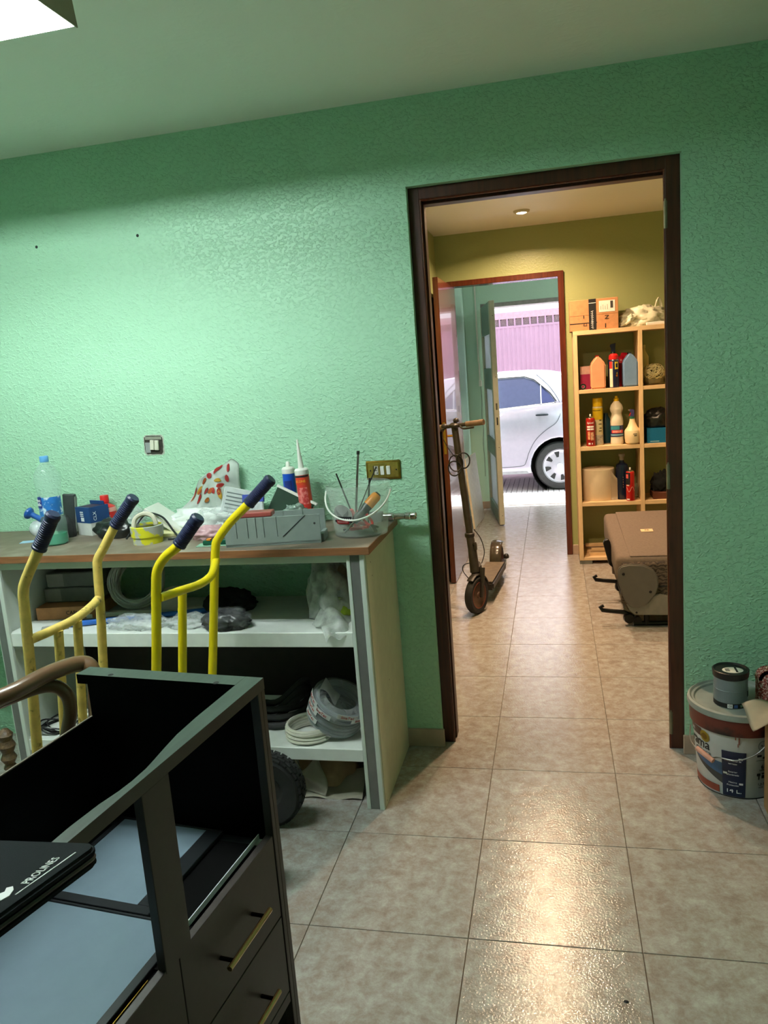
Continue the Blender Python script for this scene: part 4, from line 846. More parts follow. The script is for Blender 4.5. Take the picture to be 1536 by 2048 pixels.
# under the bench: crumpled brown paper sack
t = thing('paper_sack', (-0.610, 0.765, 0.0), 'crumpled cream and brown paper sack on the floor under the bench', 'paper sack')
m_kr = M('kraft_paper', (150, 124, 92), 0.8, var=0.15); m_kw = M('cream_paper', (206, 200, 182), 0.7, var=0.06)
blob('sack_body', (0.11, 0.08, 0.10), m_kr, t, amp=0.30, freq=1.8, seed=61)
sheet('torn_panel', 14, 10, lambda u, v: (-0.085+0.105*u+0.012*math.sin(5*v), -0.10+0.03*math.sin(6*u+3*v)*v-0.02*u, 0.030+0.110*v+0.018*math.sin(7*u+2)*(v)-0.02*u), m_kw, t, 0.0015)
sheet('loose_flap', 12, 8, lambda u, v: (-0.06+0.22*u, -0.125+0.10*v, 0.004+0.05*v*(0.4+u)+0.006*math.sin(9*u)), m_kw, t, 0.0015)

# ================================================================== ON THE WORKSHOP WALL
t = thing('switch_plate', (-0.373, YW, 1.147), 'brass wall plate with a socket and two white rocker switches', 'light switch')
box('plate_rim', -0.068, 0.068, -0.007, 0.001, -0.037, 0.037, m_brass, t, bevel=0.005, seg=2); box('plate_face', -0.060, 0.060, -0.0095, -0.006, -0.029, 0.029, M('polished_brass', (196, 166, 84), 0.35, metal=0.9, var=0.25, vs=40), t, bevel=0.002)
sk_ = box('socket', -0.034, -0.019, -0.0125, -0.009, -0.017, 0.017, M('beige_socket', (196, 190, 176), 0.4), t, bevel=0.001)
for dz, dx in ((0.010, 0.002), (0.0, -0.001), (-0.010, 0.003)): lathe('socket_hole', [(0.0023, 0), (0.0, 0.0006)], m_ink, sk_, seg=10, loc=(-0.0265+dx, -0.0126, dz), rot=(PI/2, 0, 0))
for x in (-0.003, 0.021): box('rocker', x-0.0075, x+0.0075, -0.0145, -0.009, -0.017, 0.017, m_whitep, t, bevel=0.0015, rot=(0.06, 0, 0)); 
for x in (-0.010, 0.014, -0.0365): box('socket_gap', x-0.0025, x+0.0 + 0.0, -0.0101, -0.009, -0.019, 0.019, m_ink, t)
for x in (-0.050, 0.052): lathe('plate_screw', [(0.003, 0), (0.0, 0.001)], m_ink, t, seg=10, loc=(x, -0.0096, 0.0), rot=(PI/2, 0, 0))
# opened flush box with a loose switch module
t = thing('open_junction_box', (-1.328, YW, 1.297), 'broken open switch box in the green wall with loose module', 'junction box', rot=(0, math.radians(2), 0))
rr = random.Random(2); N_ = 28
def ragged(r0):
    P = []
    for k in range(N_):
        a = 2*PI*k/N_; c_, s_ = math.cos(a), math.sin(a); q = 1/max(abs(c_), abs(s_)); P.append((0.043*q*c_*r0*(1+0.06*(rr.random()-0.5)), 0.040*q*s_*r0*(1+0.06*(rr.random()-0.5))))
    return P
prism('broken_plaster', ragged(1.04), 0.003, M('chipped_plaster', (170, 176, 160), 0.9, var=0.3, vs=90), t, axis='y', loc=(0, -0.0022, 0))
prism('box_cavity', ragged(0.94), 0.002, M('dark_cavity', (40, 38, 30), 0.9, var=0.4, vs=60), t, axis='y', loc=(0, -0.0032, 0))
box('box_wall', -0.036, 0.036, -0.005, -0.003, 0.022, 0.034, M('grey_box_plastic', (130, 132, 118), 0.6), t); box('box_wall', -0.037, -0.016, -0.006, -0.003, -0.032, 0.010, M('grey_side', (140, 146, 144), 0.6), t)
for x in (-0.012, 0.008): box('switch_module', x, x+0.017, -0.014, -0.003, -0.020, 0.020, M('ivory_module', (206, 206, 186), 0.4), t, bevel=0.0015, rot=(0, 0.06, 0))
for x, z in ((-1.284, 2.115), (-1.733, 2.12)):
    tag(lathe('wall_hole', [(0.0065, 0), (0.005, 0.0012), (0.0, 0.0013)], M('dark_hole', (30, 40, 34), 0.9), seg=10, loc=(x, YW+0.0003, z), rot=(PI/2, 0, 0)), {-1.284: 'small round hole high in the green wall above the broken box', -1.733: 'small hole high in the green wall near the left edge'}[x], 'wall hole')

# ================================================================== PAINT BUCKET BY THE RIGHT JAMB
PB = (0.866, 0.888)
pb = thing('paint_bucket', (PB[0], PB[1], 0), 'big white 14 litre paint bucket with blue label and grey lid', 'paint bucket', rotz=math.radians(-17))
m_pw = M('grey_white_bucket', (190, 194, 194), 0.4, var=0.04); m_pn = M('navy_label', (24, 34, 62), 0.4, var=0.05); m_dk = M('dark_red_brown_band', (92, 34, 24), 0.45, var=0.15, col2=(22, 20, 20), c2t=(0.5, 0.62), c2s=9)
def RB(z): return 0.128+0.024*z/0.29       # wall radius at height
lathe('bucket_wall', [(0.0, 0.0), (0.126, 0.0), (0.1285, 0.004), (RB(0.262), 0.262)], m_pw, pb, seg=64)
lathe('dark_band', [(RB(0.232)+0.001, 0.232), (0.156, 0.236), (0.159, 0.292), (0.150, 0.294)], m_dk, pb, seg=64, cap=False)
lathe('lid', [(0.157, 0.290), (0.163, 0.292), (0.165, 0.300), (0.163, 0.312), (0.156, 0.316), (0.150, 0.310), (0.142, 0.309), (0.138, 0.303), (0.0, 0.303)], M('dusty_grey_lid', (142, 148, 142), 0.55, var=0.15, vs=14), pb, seg=64)
lathe('base_ring', [(0.1265, 0.0), (0.1296, 0.001), (0.1296, 0.004)], m_ink, pb, seg=64, cap=False)
def LP(name, a0, a1, z0, z1, mat, off=0.0008, seg=14): return patch(name, RB(z0)+off, a0, a1, z0, z1, mat, pb, seg=seg, r1=RB(z1)+off)
# angle 0 faces -y; the camera looks from about -12 degrees
LP('label_panel', -15, 16, 0.006, 0.176, m_pn, 0.0012)
def LP2(name, a0, a1, f0, f1, mat, off=0.0009, seg=18):
    bm = bmesh.new(); g = []
    for i in range(seg+1):
        u = i/seg; a = math.radians(a0+(a1-a0)*u); z0, z1 = f0(u), f1(u)
        g.append([bm.verts.new(((RB(z)+o)*math.sin(a), -(RB(z)+o)*math.cos(a), z)) for z, o in ((z0, off), (z1, off), (z1, off+0.0005), (z0, off+0.0005))])
    for i in range(seg):
        for k in range(4): bm.faces.new((g[i][k], g[i][(k+1) % 4], g[i+1][(k+1) % 4], g[i+1][k]))
    return obj(name, bm, mat, pb, smooth=True)
LP2('label_sea', -70, -15, lambda u: 0.124-0.044*u**0.8, lambda u: 0.126+0.004*math.sin(3*u), M('blue_pool', (58, 92, 132), 0.4, var=0.15)); LP2('label_sea', -70, -15, lambda u: 0.122-0.074*u**0.85, lambda u: 0.124-0.044*u**0.8, M('dark_pool_edge', (52, 54, 54), 0.4, var=0.2))
LP('label_strip', -78, -20, 0.010, 0.036, M('rust_red_strip', (136, 62, 44), 0.45), 0.0012); LP('label_strip', -85, -46, 0.196, 0.226, M('dark_brown_strip', (70, 36, 30), 0.45), 0.0012)
def LT(s, size, ang, z, mat, wx=1.0): return text('label_lettering', s, size, mat, pb, loc=(0, 0, z), wrap=(RB(z)+0.0018, ang), wx=wx)
LT('14 L.', 0.026, 0, 0.028, m_winK); LT('rama', 0.050, -52, 0.172, m_ink); LT('extera', 0.026, -47, 0.143, M('grey_print', (90, 92, 96), 0.5), 1.2); LT('tra', 0.018, -66, 0.210, m_winK)
for z, a, b_ in ((0.142, 'Tratamiento de', 'terrazas'), (0.100, 'Exterior', 'alfombrado'), (0.060, 'Máxima', 'Protección')):
    LT(a, 0.0085, -1, z, m_winK); LT(b_, 0.0085, -1, z-0.011, m_winK)
for a, z in ((9, 0.150), (-11, 0.092), (10, 0.056)): LP('label_icon', a-2.6, a+2.6, z-0.003, z+0.004, m_winK, 0.0018, 4)
LT('6', 0.020, 38, 0.122, m_ink); LT('horas', 0.008, 38, 0.110, m_ink); LT('1,2-3', 0.012, 38, 0.056, m_ink); LT('m2/L', 0.008, 38, 0.044, m_ink)
for a0, a1, z0, z1 in ((30, 36, 0.160, 0.168), (38, 45, 0.152, 0.160), (44, 46, 0.160, 0.174), (29, 47, 0.146, 0.1472), (31, 36, 0.088, 0.098), (33, 35, 0.074, 0.090), (38, 46, 0.094, 0.098), (38, 42, 0.078, 0.090)): LP('label_icon', a0, a1, z0, z1, m_ink, 0.0012, 4)
t_ = disc_on(RB(0.20), -40, 0.203, 0.021, M('gold_seal', (190, 160, 50), 0.35, var=0.15), pb, 0.0022); disc_on(RB(0.205), -40, 0.203, 0.012, M('gold_seal_dark', (150, 110, 30), 0.4), pb, 0.0028)
tube('face_icon', [((RB(0.2)+0.0015)*math.sin(math.radians(38)+0.018*math.cos(a)/0.145), -(RB(0.2)+0.0015)*math.cos(math.radians(38)+0.018*math.cos(a)/0.145), 0.200+0.018*math.sin(a)) for a in [2*PI*k/20 for k in range(20)]], 0.0009, M('grey_print', (90, 92, 96)), pb, closed=True, seg=5)
for a in (35.5, 40.5): LP('face_icon', a-1, a+1, 0.200, 0.205, M('grey_print', (90, 92, 96)), 0.0014, 2)
for a0, a1, z0, z1 in ((2, 3.5, 0.222, 0.232), (6, 8, 0.205, 0.231), (5, 6.5, 0.196, 0.208)): LP('paint_drip', a0, a1, z0, z1, M('brown_drip', (140, 90, 78), 0.4), 0.0012, 3)
hd = tube('bail_handle', [(0.152*math.sin(math.radians(a)), -0.152*math.cos(math.radians(a))-0.0, z) for a, z in ((30, 0.222), (24, 0.206), (12, 0.180), (0, 0.163), (-15, 0.150), (-35, 0.148))]+[(-0.128, -0.135, 0.155), (-0.165, -0.075, 0.180), (-0.158, -0.02, 0.215)], 0.0023, m_steel, pb, sp=6, seg=8)
hd.rotation_euler = (0, 0, math.radians(17))
tube('handle_roller', [(-0.108, -0.152, 0.149), (-0.152, -0.103, 0.170)], 0.0085, M('pinkish_plastic', (206, 150, 132), 0.5, var=0.2), hd, seg=14)
# small can on the lid
sc = thing('small_paint_can', (0.838, 0.862, 0.3035), 'small grey paint can with black lid standing on the paint bucket', 'paint can')
lathe('can_body', [(0.0, 0.0), (0.0535, 0.0), (0.0545, 0.003), (0.0545, 0.112), (0.0, 0.112)], M('blue_grey_can', (118, 128, 134), 0.45, var=0.08), sc, seg=40)
lathe('can_lid', [(0.055, 0.100), (0.0575, 0.102), (0.0590, 0.114), (0.0595, 0.124), (0.0560, 0.126), (0.0500, 0.120), (0.0, 0.119)], m_blackp, sc, seg=40)
lathe('base_print', [(0.0548, 0.002), (0.0551, 0.002), (0.0551, 0.018), (0.0548, 0.018)], m_ink, sc, seg=40, cap=False); patch('base_icon', 0.0553, -22, -5, 0.003, 0.017, m_winK, sc, seg=4); patch('base_icon', 0.0553, 0, 12, 0.004, 0.015, M('blue_icon', (60, 90, 150)), sc, seg=4); patch('base_icon', 0.0553, 22, 32, 0.005, 0.014, M('green_icon', (110, 140, 110)), sc, seg=4)
text('base_icon', 'CE', 0.009, m_ink, sc, loc=(0, 0, 0.010), wrap=(0.0562, -13)); patch('side_print', 0.0551, 58, 80, 0.035, 0.055, m_ink, sc, seg=4)
lathe('can_bead', [(0.0546, 0.058), (0.0555, 0.060), (0.0546, 0.062)], M('blue_grey_can', (118, 128, 134)), sc, seg=40, cap=False)
prism('lid_label', [(0.034*math.cos(a)*1.0, 0.026*math.sin(a)) for a in [2*PI*k/24 for k in range(24)]], 0.0006, m_paper, sc, loc=(0.006, -0.002, 0.1192)); box('lid_barcode', -0.018, -0.004, -0.014, 0.012, 0.1197, 0.1202, M('grey_barcode', (120, 120, 118), 0.6, var=0.5, vs=200), sc); box('lid_band', 0.014, 0.021, -0.022, 0.022, 0.1197, 0.1202, m_ink, sc)
# wooden piece, paper and woven cloth at the right edge
t = thing('wooden_crate', (1.042, 0.64, 0), 'plain brown wooden crate at the right edge in front of the paint bucket', 'crate')
m_ply = M('brown_plywood', (150, 112, 72), 0.6, var=0.2, vs=8)
box('crate_side', -0.129, -0.114, -0.12, 0.08, 0.0, 0.315, m_ply, t, bevel=0.001); box('crate_side', 0.114, 0.129, -0.12, 0.08, 0.0, 0.315, m_ply, t, bevel=0.001); box('crate_back', -0.113, 0.113, 0.065, 0.08, 0.0, 0.31, m_ply, t); box('crate_base', -0.113, 0.113, -0.12, 0.064, 0.02, 0.035, m_ply, t); box('crate_top', -0.129, 0.129, -0.12, 0.08, 0.3155, 0.33, m_ply, t, bevel=0.001)
t = thing('crumpled_paper', (0.985, 0.70, 0.331), 'crumpled cream paper spilling over the crate towards the small can', 'paper')
sheet('sheet', 18, 14, lambda u, v: (-0.135+0.24*u, -0.10+0.16*v, 0.02+0.03*math.sin(5*u+3*v)*u+0.02*math.sin(9*u-6*v)*(0.3+u)-0.025*max(0, 0.35-u)*3+0.02*v), M('cream_kraft_paper', (214, 202, 182), 0.7, var=0.05), t, 0.0012)
t = thing('woven_cushion', (1.04, 0.83, 0.34), 'dark red and white woven cushion behind the crumpled paper', 'cushion')
m_wv = M('red_white_weave', (140, 66, 58), 0.9, var=0.3, vs=200, col2=(214, 190, 176), c2t=(0.52, 0.56), c2s=160, bump=0.6, bs=300)
prism('cushion_cover', rounded(-0.115, 0.11, -0.075, 0.085, 0.035), 0.085, m_wv, t, axis='y', bevel=0.02, seg=3)
tag(box('cushion_block', -0.05, 0.05, -0.05, 0.05, 0, 0.262, m_ply, loc=(1.10, 0.88, 0.0), bevel=0.003), 'brown wooden block behind the crate under the woven cushion', 'block')

# ================================================================== HALL: PINE CUBE SHELF
sx0, sy0, sy1, sx1 = 0.430, 3.943, 4.262, 1.79
sh = thing('pine_shelf', ((sx0+sx1)/2, (sy0+sy1)/2, 0), 'pale pine cube shelf standing against the yellow-green wall', 'shelf')
m_pine = M('pale_pine', (222, 190, 146), 0.5, var=0.12, vs=5, aniso=(2, 10, 10)); m_pinev = M('pale_pine_upright', (222, 190, 146), 0.5, var=0.12, vs=5, aniso=(10, 10, 2))
cxs, cys = (sx0+sx1)/2, (sy0+sy1)/2
def SB(name, x0, x1, y0, y1, z0, z1, mat): return box(name, x0-cxs, x1-cxs, y0-cys, y1-cys, z0, z1, mat, sh, bevel=0.001)
ups = [(0.430, 0.460), (0.872, 0.900), (1.312, 1.340), (1.760, 1.790)]
for x0, x1 in ups: SB('upright', x0, x1, sy0, sy1, 0.028, 1.671, m_pinev)
SB('top_board', sx0, sx1, sy0, sy1, 1.671, 1.70, m_pine)
lev = [(0.028, 0.050), (0.438, 0.466), (0.848, 0.877), (1.260, 1.286)]
for z0, z1 in lev:
    for (a0, a1), (b0, b1) in zip(ups, ups[1:]): SB('shelf_board', a1, b0, sy0+0.002, sy1, z0, z1, m_pine)
for x in (0.445, 0.886, 1.326, 1.74): SB('skid', x-0.015, x+0.075, sy0+0.004, sy1-0.02, 0.0, 0.028, M('grey_skid', (110, 112, 104), 0.7))
# ---- things on top
t = thing('cardboard_box', (0.580, 4.075, 1.70), 'brown cardboard parcel with black tape and white label on the pine shelf', 'box', rotz=0.0)
bxm = box('box_body', -0.165, 0.165, -0.118, 0.118, 0.0, 0.212, m_card, t, bevel=0.002)
box('lid_seam', -0.1655, 0.1655, -0.1185, -0.117, 0.104, 0.106, M('dark_card', (120, 80, 50), 0.9), t); box('flap_line', -0.166, 0.02, -0.1188, -0.117, 0.048, 0.054, m_ink, t)
box('black_tape', -0.035, 0.015, -0.1192, -0.117, 0.0, 0.2125, m_ink, t); box('black_tape', -0.035, 0.015, -0.119, 0.119, 0.2118, 0.2131, m_ink, t)
tube('tape_script', [(-0.012+0.010*math.sin(k*2.2), -0.1198, 0.010+0.0042*k) for k in range(30)], 0.0013, m_winK, t, seg=5); box('tape_line', -0.035, 0.015, -0.1198, -0.119, 0.184, 0.187, m_winK, t)
box('address_label', 0.035, 0.143, -0.1196, -0.118, 0.118, 0.195, m_paper, t); box('barcode', 0.112, 0.130, -0.1204, -0.1195, 0.142, 0.190, M('barcode_ink', (60, 58, 56), 0.7, var=0.6, vs=180), t); 
for k in range(4): box('label_print', 0.045+0.015*k, 0.049+0.015*k, -0.1203, -0.1195, 0.135, 0.160+0.008*(k % 2), M('faint_print', (170, 160, 150)), t)
text('print', 'N', 0.040, m_ink, t, loc=(0.088, -0.1192, 0.082), rot=(PI/2, -PI/2, 0)); text('print', '-', 0.055, m_ink, t, loc=(0.072, -0.1192, 0.025), rot=(PI/2, -PI/2, 0), wx=2.2); text('print', '-', 0.055, m_ink, t, loc=(-0.075, -0.1192, 0.095), rot=(PI/2, -PI/2, 0), wx=1.6); text('print', 'D', 0.034, m_ink, t, loc=(-0.060, -0.1192, 0.042), rot=(PI/2, -PI/2, 0))
t = thing('carrier_bag', (0.925, 4.09, 1.70), 'crumpled pale green plastic bag lying on top of the pine shelf', 'plastic bag')
m_pb = M('pale_bag_plastic', (214, 212, 186), 0.4, var=0.08)
blob('bag_body', (0.165, 0.10, 0.085), m_pb, t, amp=0.45, freq=2.2, seed=71, ridge=True); tube('bag_loop', [(0.075, 0.0, 0.10), (0.09, -0.01, 0.165), (0.105, 0, 0.185), (0.118, 0.0, 0.15), (0.125, 0, 0.10)], 0.012, m_pb, t, sp=5, seg=8, flat=0.5)
blob('bag_flap', (0.075, 0.05, 0.035), m_pb, t, amp=0.35, freq=2.2, seed=72, loc=(-0.10, -0.06, 0.03), rot=(0, -0.5, 0))
tag(box('white_tube_box', -0.09, 0.09, -0.02, 0.02, 0, 0.022, m_whitep, loc=(1.02, 3.985, 1.70), bevel=0.004), 'narrow white carton on the pine shelf in front of the plastic bag', 'carton')
tag(blob('black_object', (0.06, 0.05, 0.05), M('black_parts', (22, 22, 24)), amp=0.25, seed=75, loc=(1.03, 4.08, 1.70)), 'black bundle beside the plastic bag on top of the pine shelf', 'bundle')
# ---- helpers for cans and bottles on the shelf
YF = 4.02
def can(name, loc, label, r, h, mat, cat='spray can', cap=None, capmat=None, group='spray cans on the pine shelf'):
    t = thing(name, loc, label, cat, group=group)
    lathe('can_body', [(0.0, 0.0), (r*0.96, 0.0), (r, 0.004), (r, h-0.012), (r*0.93, h-0.004), (r*0.80, h)], mat, t, seg=28)
    if cap == 'dome': lathe('cap', [(r*0.95, h-0.006), (r*0.97, h+0.002), (r*0.92, h+0.022), (r*0.6, h+0.034), (0, h+0.036)], capmat, t, seg=24)
    elif cap == 'tall': lathe('cap', [(r*0.98, h-0.004), (r*0.98, h+0.05), (r*0.90, h+0.056), (0, h+0.056)], capmat, t, seg=24)
    else:
        lathe('valve_cup', [(r*0.84, h-0.003), (r*0.80, h+0.004), (r*0.4, h+0.010), (r*0.3, h+0.012), (0, h+0.012)], m_chrome, t, seg=24); lathe('spray_button', [(0.006, h+0.010), (0.0065, h+0.024), (0.004, h+0.027), (0, h+0.027)], m_whitep, t, seg=14)
    return t
def jug(name, loc, label, mat, w_, d_, h, capmat):
    t = thing(name, loc, label, 'jug', group='plastic jugs on the pine shelf')
    P = [(-w_/2, 0.008), (-w_/2+0.008, 0), (w_/2-0.008, 0), (w_/2, 0.008), (w_/2, h*0.76), (w_*0.12, h*0.98), (0, h), (-w_*0.12, h*0.98), (-w_/2, h*0.76)]
    prism('jug_body', P, d_, mat, t, axis='y', bevel=0.010, seg=3, loc=(0, -d_/2, 0))
    lathe('jug_cap', [(0.014, 0), (0.014, 0.018), (0, 0.019)], capmat, t, seg=18, loc=(0, 0.02, h*0.94)); return t
# top row
t = thing('pink_carton', (0.520, 4.09, 1.286), 'pink and white carton at the left of the top shelf row', 'carton'); box('carton_body', -0.042, 0.042, -0.04, 0.04, 0, 0.165, M('pale_pink', (224, 186, 176), 0.6), t, bevel=0.001); box('magenta_band', -0.0425, 0.0425, -0.0405, 0.0405, 0, 0.108, M('magenta', (170, 40, 92), 0.5), t)
t = thing('black_tape_roll', (0.492, 3.985, 1.286), 'small black tape roll lying on edge before the pink carton', 'tape roll', rot=(PI/2, 0, 0)); lathe('tape', [(0.012, -0.009), (0.022, -0.009), (0.022, 0.009), (0.012, 0.009), (0.012, -0.009)], m_blackp, t, seg=24, cap=False, loc=(0, 0.022, 0)); lathe('core', [(0.010, -0.0095), (0.0125, -0.0095), (0.0125, 0.0095), (0.010, 0.0095), (0.010, -0.0095)], M('grey_core', (150, 150, 140)), t, seg=24, cap=False, loc=(0, 0.022, 0))
jug('plastic_jug', (0.598, 4.02, 1.286), 'salmon pink plastic jug on the top shelf row', M('salmon_plastic', (222, 156, 118), 0.4, var=0.05), 0.105, 0.10, 0.232, m_redb)
t = can('spray_can', (0.709, 4.00, 1.286), 'dark blue, red and yellow lubricant spray can with red cap', 0.0345, 0.205, M('navy_can', (24, 30, 66), 0.3, var=0.05), cap='dome', capmat=m_redb)
patch('can_print', 0.0349, -60, -18, 0.006, 0.185, M('cream_strip', (226, 214, 190), 0.4), t); patch('can_print', 0.0350, 8, 52, 0.130, 0.182, M('yellow_shield', (236, 206, 50), 0.35), t); patch('can_print', 0.0354, 18, 42, 0.142, 0.170, M('navy_can', (24, 30, 66)), t); patch('can_print', 0.0350, -62, -20, 0.135, 0.185, M('red_can_print', (190, 50, 46), 0.4), t); lathe('can_seam', [(0.0345, 0.192), (0.0352, 0.194), (0.0345, 0.196)], m_chrome, t, seg=28, cap=False)
text('can_print', '4', 0.022, M('yellow_shield', (236, 206, 50)), t, loc=(0, 0, 0.100), wrap=(0.0352, 32)); disc_on(0.0346, 30, 0.085, 0.008, M('orange_dot', (220, 130, 40)), t, 0.0006)
t = thing('trigger_sprayer', (0.715, 4.13, 1.286), 'dark trigger sprayer behind the blue and yellow spray can', 'sprayer'); lathe('sprayer_body', [(0, 0), (0.038, 0), (0.038, 0.19), (0.016, 0.24), (0.014, 0.255)], M('dark_green_bottle', (30, 52, 44), 0.35), t, seg=20); prism('trigger_head', [(-0.014, 0.25), (0.014, 0.25), (0.017, 0.285), (0.020, 0.315), (-0.016, 0.308), (-0.022, 0.295), (-0.012, 0.275)], 0.024, M('navy_trigger', (34, 40, 70), 0.4), t, axis='y', loc=(0, -0.012, 0), bevel=0.002)
tag(blob('red_bag', (0.085, 0.05, 0.15), M('red_bag_film', (176, 20, 44), 0.25, var=0.2), amp=0.25, freq=2, seed=81, loc=(0.792, 4.15, 1.286)), 'shiny red plastic bag behind the blue jug', 'plastic bag')
jug('plastic_jug', (0.820, 4.02, 1.286), 'translucent blue plastic jug on the top shelf row', M('blue_jug_plastic', (110, 140, 178), 0.25, var=0.06), 0.104, 0.09, 0.236, m_blackp)
t = thing('twine_sack', (0.985, 4.06, 1.286), 'net sack of pale knotted twine on the top shelf row', 'sack'); rn = random.Random(4); m_tw = M('pale_twine', (196, 186, 140), 0.8, var=0.15)
blob('twine_core', (0.072, 0.06, 0.078), M('olive_twine_core', (120, 112, 76), 0.9), t, amp=0.1, seed=3, loc=(0, 0, 0.008))
for k in range(34):
    a0 = rn.random()*PI; tl_ = (rn.random()-0.5)*2.4; mt_ = Matrix.Rotation(a0, 3, 'Z') @ Matrix.Rotation(tl_, 3, 'X')
    pts = [mt_ @ Vector((0.078*math.cos(a), 0.066*math.sin(a), 0.012*math.sin(3*a+k))) for a in [2*PI*i/18 for i in range(18)]]
    tube('twine_turn', [(p.x, p.y, max(0.004, 0.085+p.z)) for p in pts], 0.0035, m_tw, t, seg=5, closed=True)
t = thing('pale_bottle', (0.930, 4.17, 1.286), 'pale yellow bottle behind the twine sack', 'bottle'); lathe('bottle_body', [(0, 0), (0.036, 0), (0.036, 0.20), (0.014, 0.245), (0.012, 0.262), (0.015, 0.264), (0.015, 0.285), (0, 0.286)], M('pale_yellow_plastic', (206, 200, 140), 0.4), t, seg=22)
tag(blob('dark_green_object', (0.03, 0.03, 0.05), m_blackp, amp=0.2, seed=5, loc=(1.09, 4.05, 1.286)), 'small dark bundle right of the twine sack', 'bundle')
# second row
Z3 = 0.877
t = can('spray_can', (0.536, 3.985, Z3), 'red spray can with white nozzle and white print', 0.032, 0.205, M('red_can_body', (150, 26, 22), 0.3, var=0.08)); text('can_print', 'Spüed', 0.020, m_winK, t, loc=(0, 0, 0.170), wrap=(0.0326, -6))
for z in (0.136, 0.118): patch('can_print', 0.0324, -50, -6, z, z+0.012, m_winK, t); patch('can_print', 0.0324, -2, 40, z, z+0.012, m_winK, t)
patch('can_print', 0.0324, -40, -8, 0.050, 0.108, M('pale_orange_print', (216, 150, 110), 0.45, var=0.4, vs=80), t); patch('can_print', 0.0324, 0, 38, 0.045, 0.104, M('cream_scribble', (206, 160, 130), 0.45, var=0.5, vs=120), t); patch('can_print', 0.0326, -35, -8, 0.014, 0.026, m_winK, t, seg=4); patch('can_print', 0.0326, 8, 20, 0.014, 0.026, m_winK, t, seg=4)
t = can('spray_can', (0.592, 4.05, Z3), 'tall yellow and white aerosol with yellow cap', 0.036, 0.285, M('yellow_white_can', (214, 204, 160), 0.35, var=0.05), cap='tall', capmat=M('yellow_cap', (222, 180, 20), 0.4)); patch('can_print', 0.0363, -95, 95, 0.185, 0.268, M('yellow_band', (218, 184, 30), 0.4), t, seg=20); patch('can_print', 0.0364, -95, 95, 0.006, 0.075, M('grey_stone_print', (170, 164, 150), 0.5, var=0.4, vs=60), t, seg=20); patch('can_print', 0.0366, -70, 30, 0.250, 0.254, m_ink, t)
for k, z in enumerate((0.150, 0.120, 0.100, 0.178)): patch('can_print', 0.0366, 5+8*(k % 2), 40, z, z+0.006, M('brown_print', (80, 60, 20)), t, seg=4)
t = thing('bleach_bottle', (0.722, 4.02, Z3), 'white bleach bottle with yellow cap and blue red label', 'bottle'); lathe('bottle_body', [(0, 0), (0.043, 0), (0.045, 0.005), (0.0455, 0.02), (0.044, 0.035), (0.045, 0.15), (0.046, 0.165), (0.043, 0.19), (0.036, 0.212), (0.036, 0.225), (0.045, 0.248), (0.046, 0.262), (0.038, 0.285), (0.020, 0.308), (0.016, 0.313)], M('white_bleach_plastic', (222, 212, 192), 0.35, var=0.02), t, seg=32); lathe('cap', [(0.0175, 0.308), (0.0175, 0.330), (0.010, 0.334), (0.009, 0.348), (0, 0.349)], M('yellow_cap', (222, 180, 20)), t, seg=20)
lb = patch('label', 0.0454, -85, 85, 0.058, 0.138, M('navy_bleach_label', (34, 44, 92), 0.4), t, seg=24); patch('label_band', 0.0458, -70, 20, 0.108, 0.134, M('teal_label', (60, 140, 160), 0.4), lb); patch('label_plate', 0.0462, -55, 55, 0.084, 0.106, M('label_red_plate', (206, 70, 70), 0.4), lb); patch('label_band', 0.0459, -70, 70, 0.066, 0.076, M('pale_blue_band', (130, 176, 200)), lb)
for k in range(6): patch('label_print', 0.0466, -40+13*k, -32+13*k, 0.088, 0.102, M('pink_letters', (236, 180, 176)), lb, seg=2)
t = thing('spray_bottle', (0.826, 3.985, Z3), 'squat cream spray bottle with dark trigger head', 'spray bottle'); lathe('bottle_body', [(0, 0), (0.036, 0), (0.050, 0.012), (0.0545, 0.045), (0.055, 0.095), (0.050, 0.104), (0.034, 0.125), (0.022, 0.155), (0.0185, 0.172), (0.018, 0.180)], M('cream_spray_plastic', (228, 206, 164), 0.4, var=0.02), t, seg=32); lathe('collar', [(0.017, 0.178), (0.016, 0.196), (0, 0.197)], M('green_collar', (30, 96, 76), 0.4), t, seg=18)
prism('trigger_head', [(-0.012, 0.195), (0.012, 0.195), (0.016, 0.22), (0.014, 0.245), (-0.012, 0.250), (-0.018, 0.238), (-0.008, 0.225)], 0.02, M('violet_trigger', (64, 58, 108), 0.35), t, axis='y', loc=(0, -0.01, 0), bevel=0.002); prism('trigger_lever', [(-0.012, 0.225), (-0.006, 0.222), (-0.018, 0.200), (-0.022, 0.203)], 0.012, m_redb, t, axis='y', loc=(0, -0.006, 0)); lathe('nozzle', [(0.006, 0), (0.005, 0.012), (0, 0.012)], m_chrome, t, seg=12, loc=(-0.014, 0, 0.244), rot=(0, -PI/2, 0))
patch('print', 0.0556, 0, 28, 0.072, 0.078, M('grey_print2', (110, 100, 90)), t, seg=4); patch('print', 0.0556, 6, 26, 0.060, 0.066, m_ink, t, seg=4)
t = thing('blue_box', (1.010, 4.06, Z3), 'blue cardboard box on the second shelf row', 'box'); box('box_body', -0.085, 0.085, -0.10, 0.10, 0, 0.106, M('cyan_blue_card', (10, 104, 150), 0.5, var=0.04), t, bevel=0.001); patch_ = box('box_print', -0.065, -0.005, -0.1008, -0.099, 0.010, 0.015, M('pale_cyan_print', (150, 200, 214)), t)
tag(blob('black_bag', (0.105, 0.085, 0.085), M('black_bag_film', (24, 26, 26)), amp=0.3, freq=1.6, seed=91, loc=(1.012, 4.06, Z3+0.107), ridge=True), 'shiny black bag on top of the blue box', 'plastic bag')
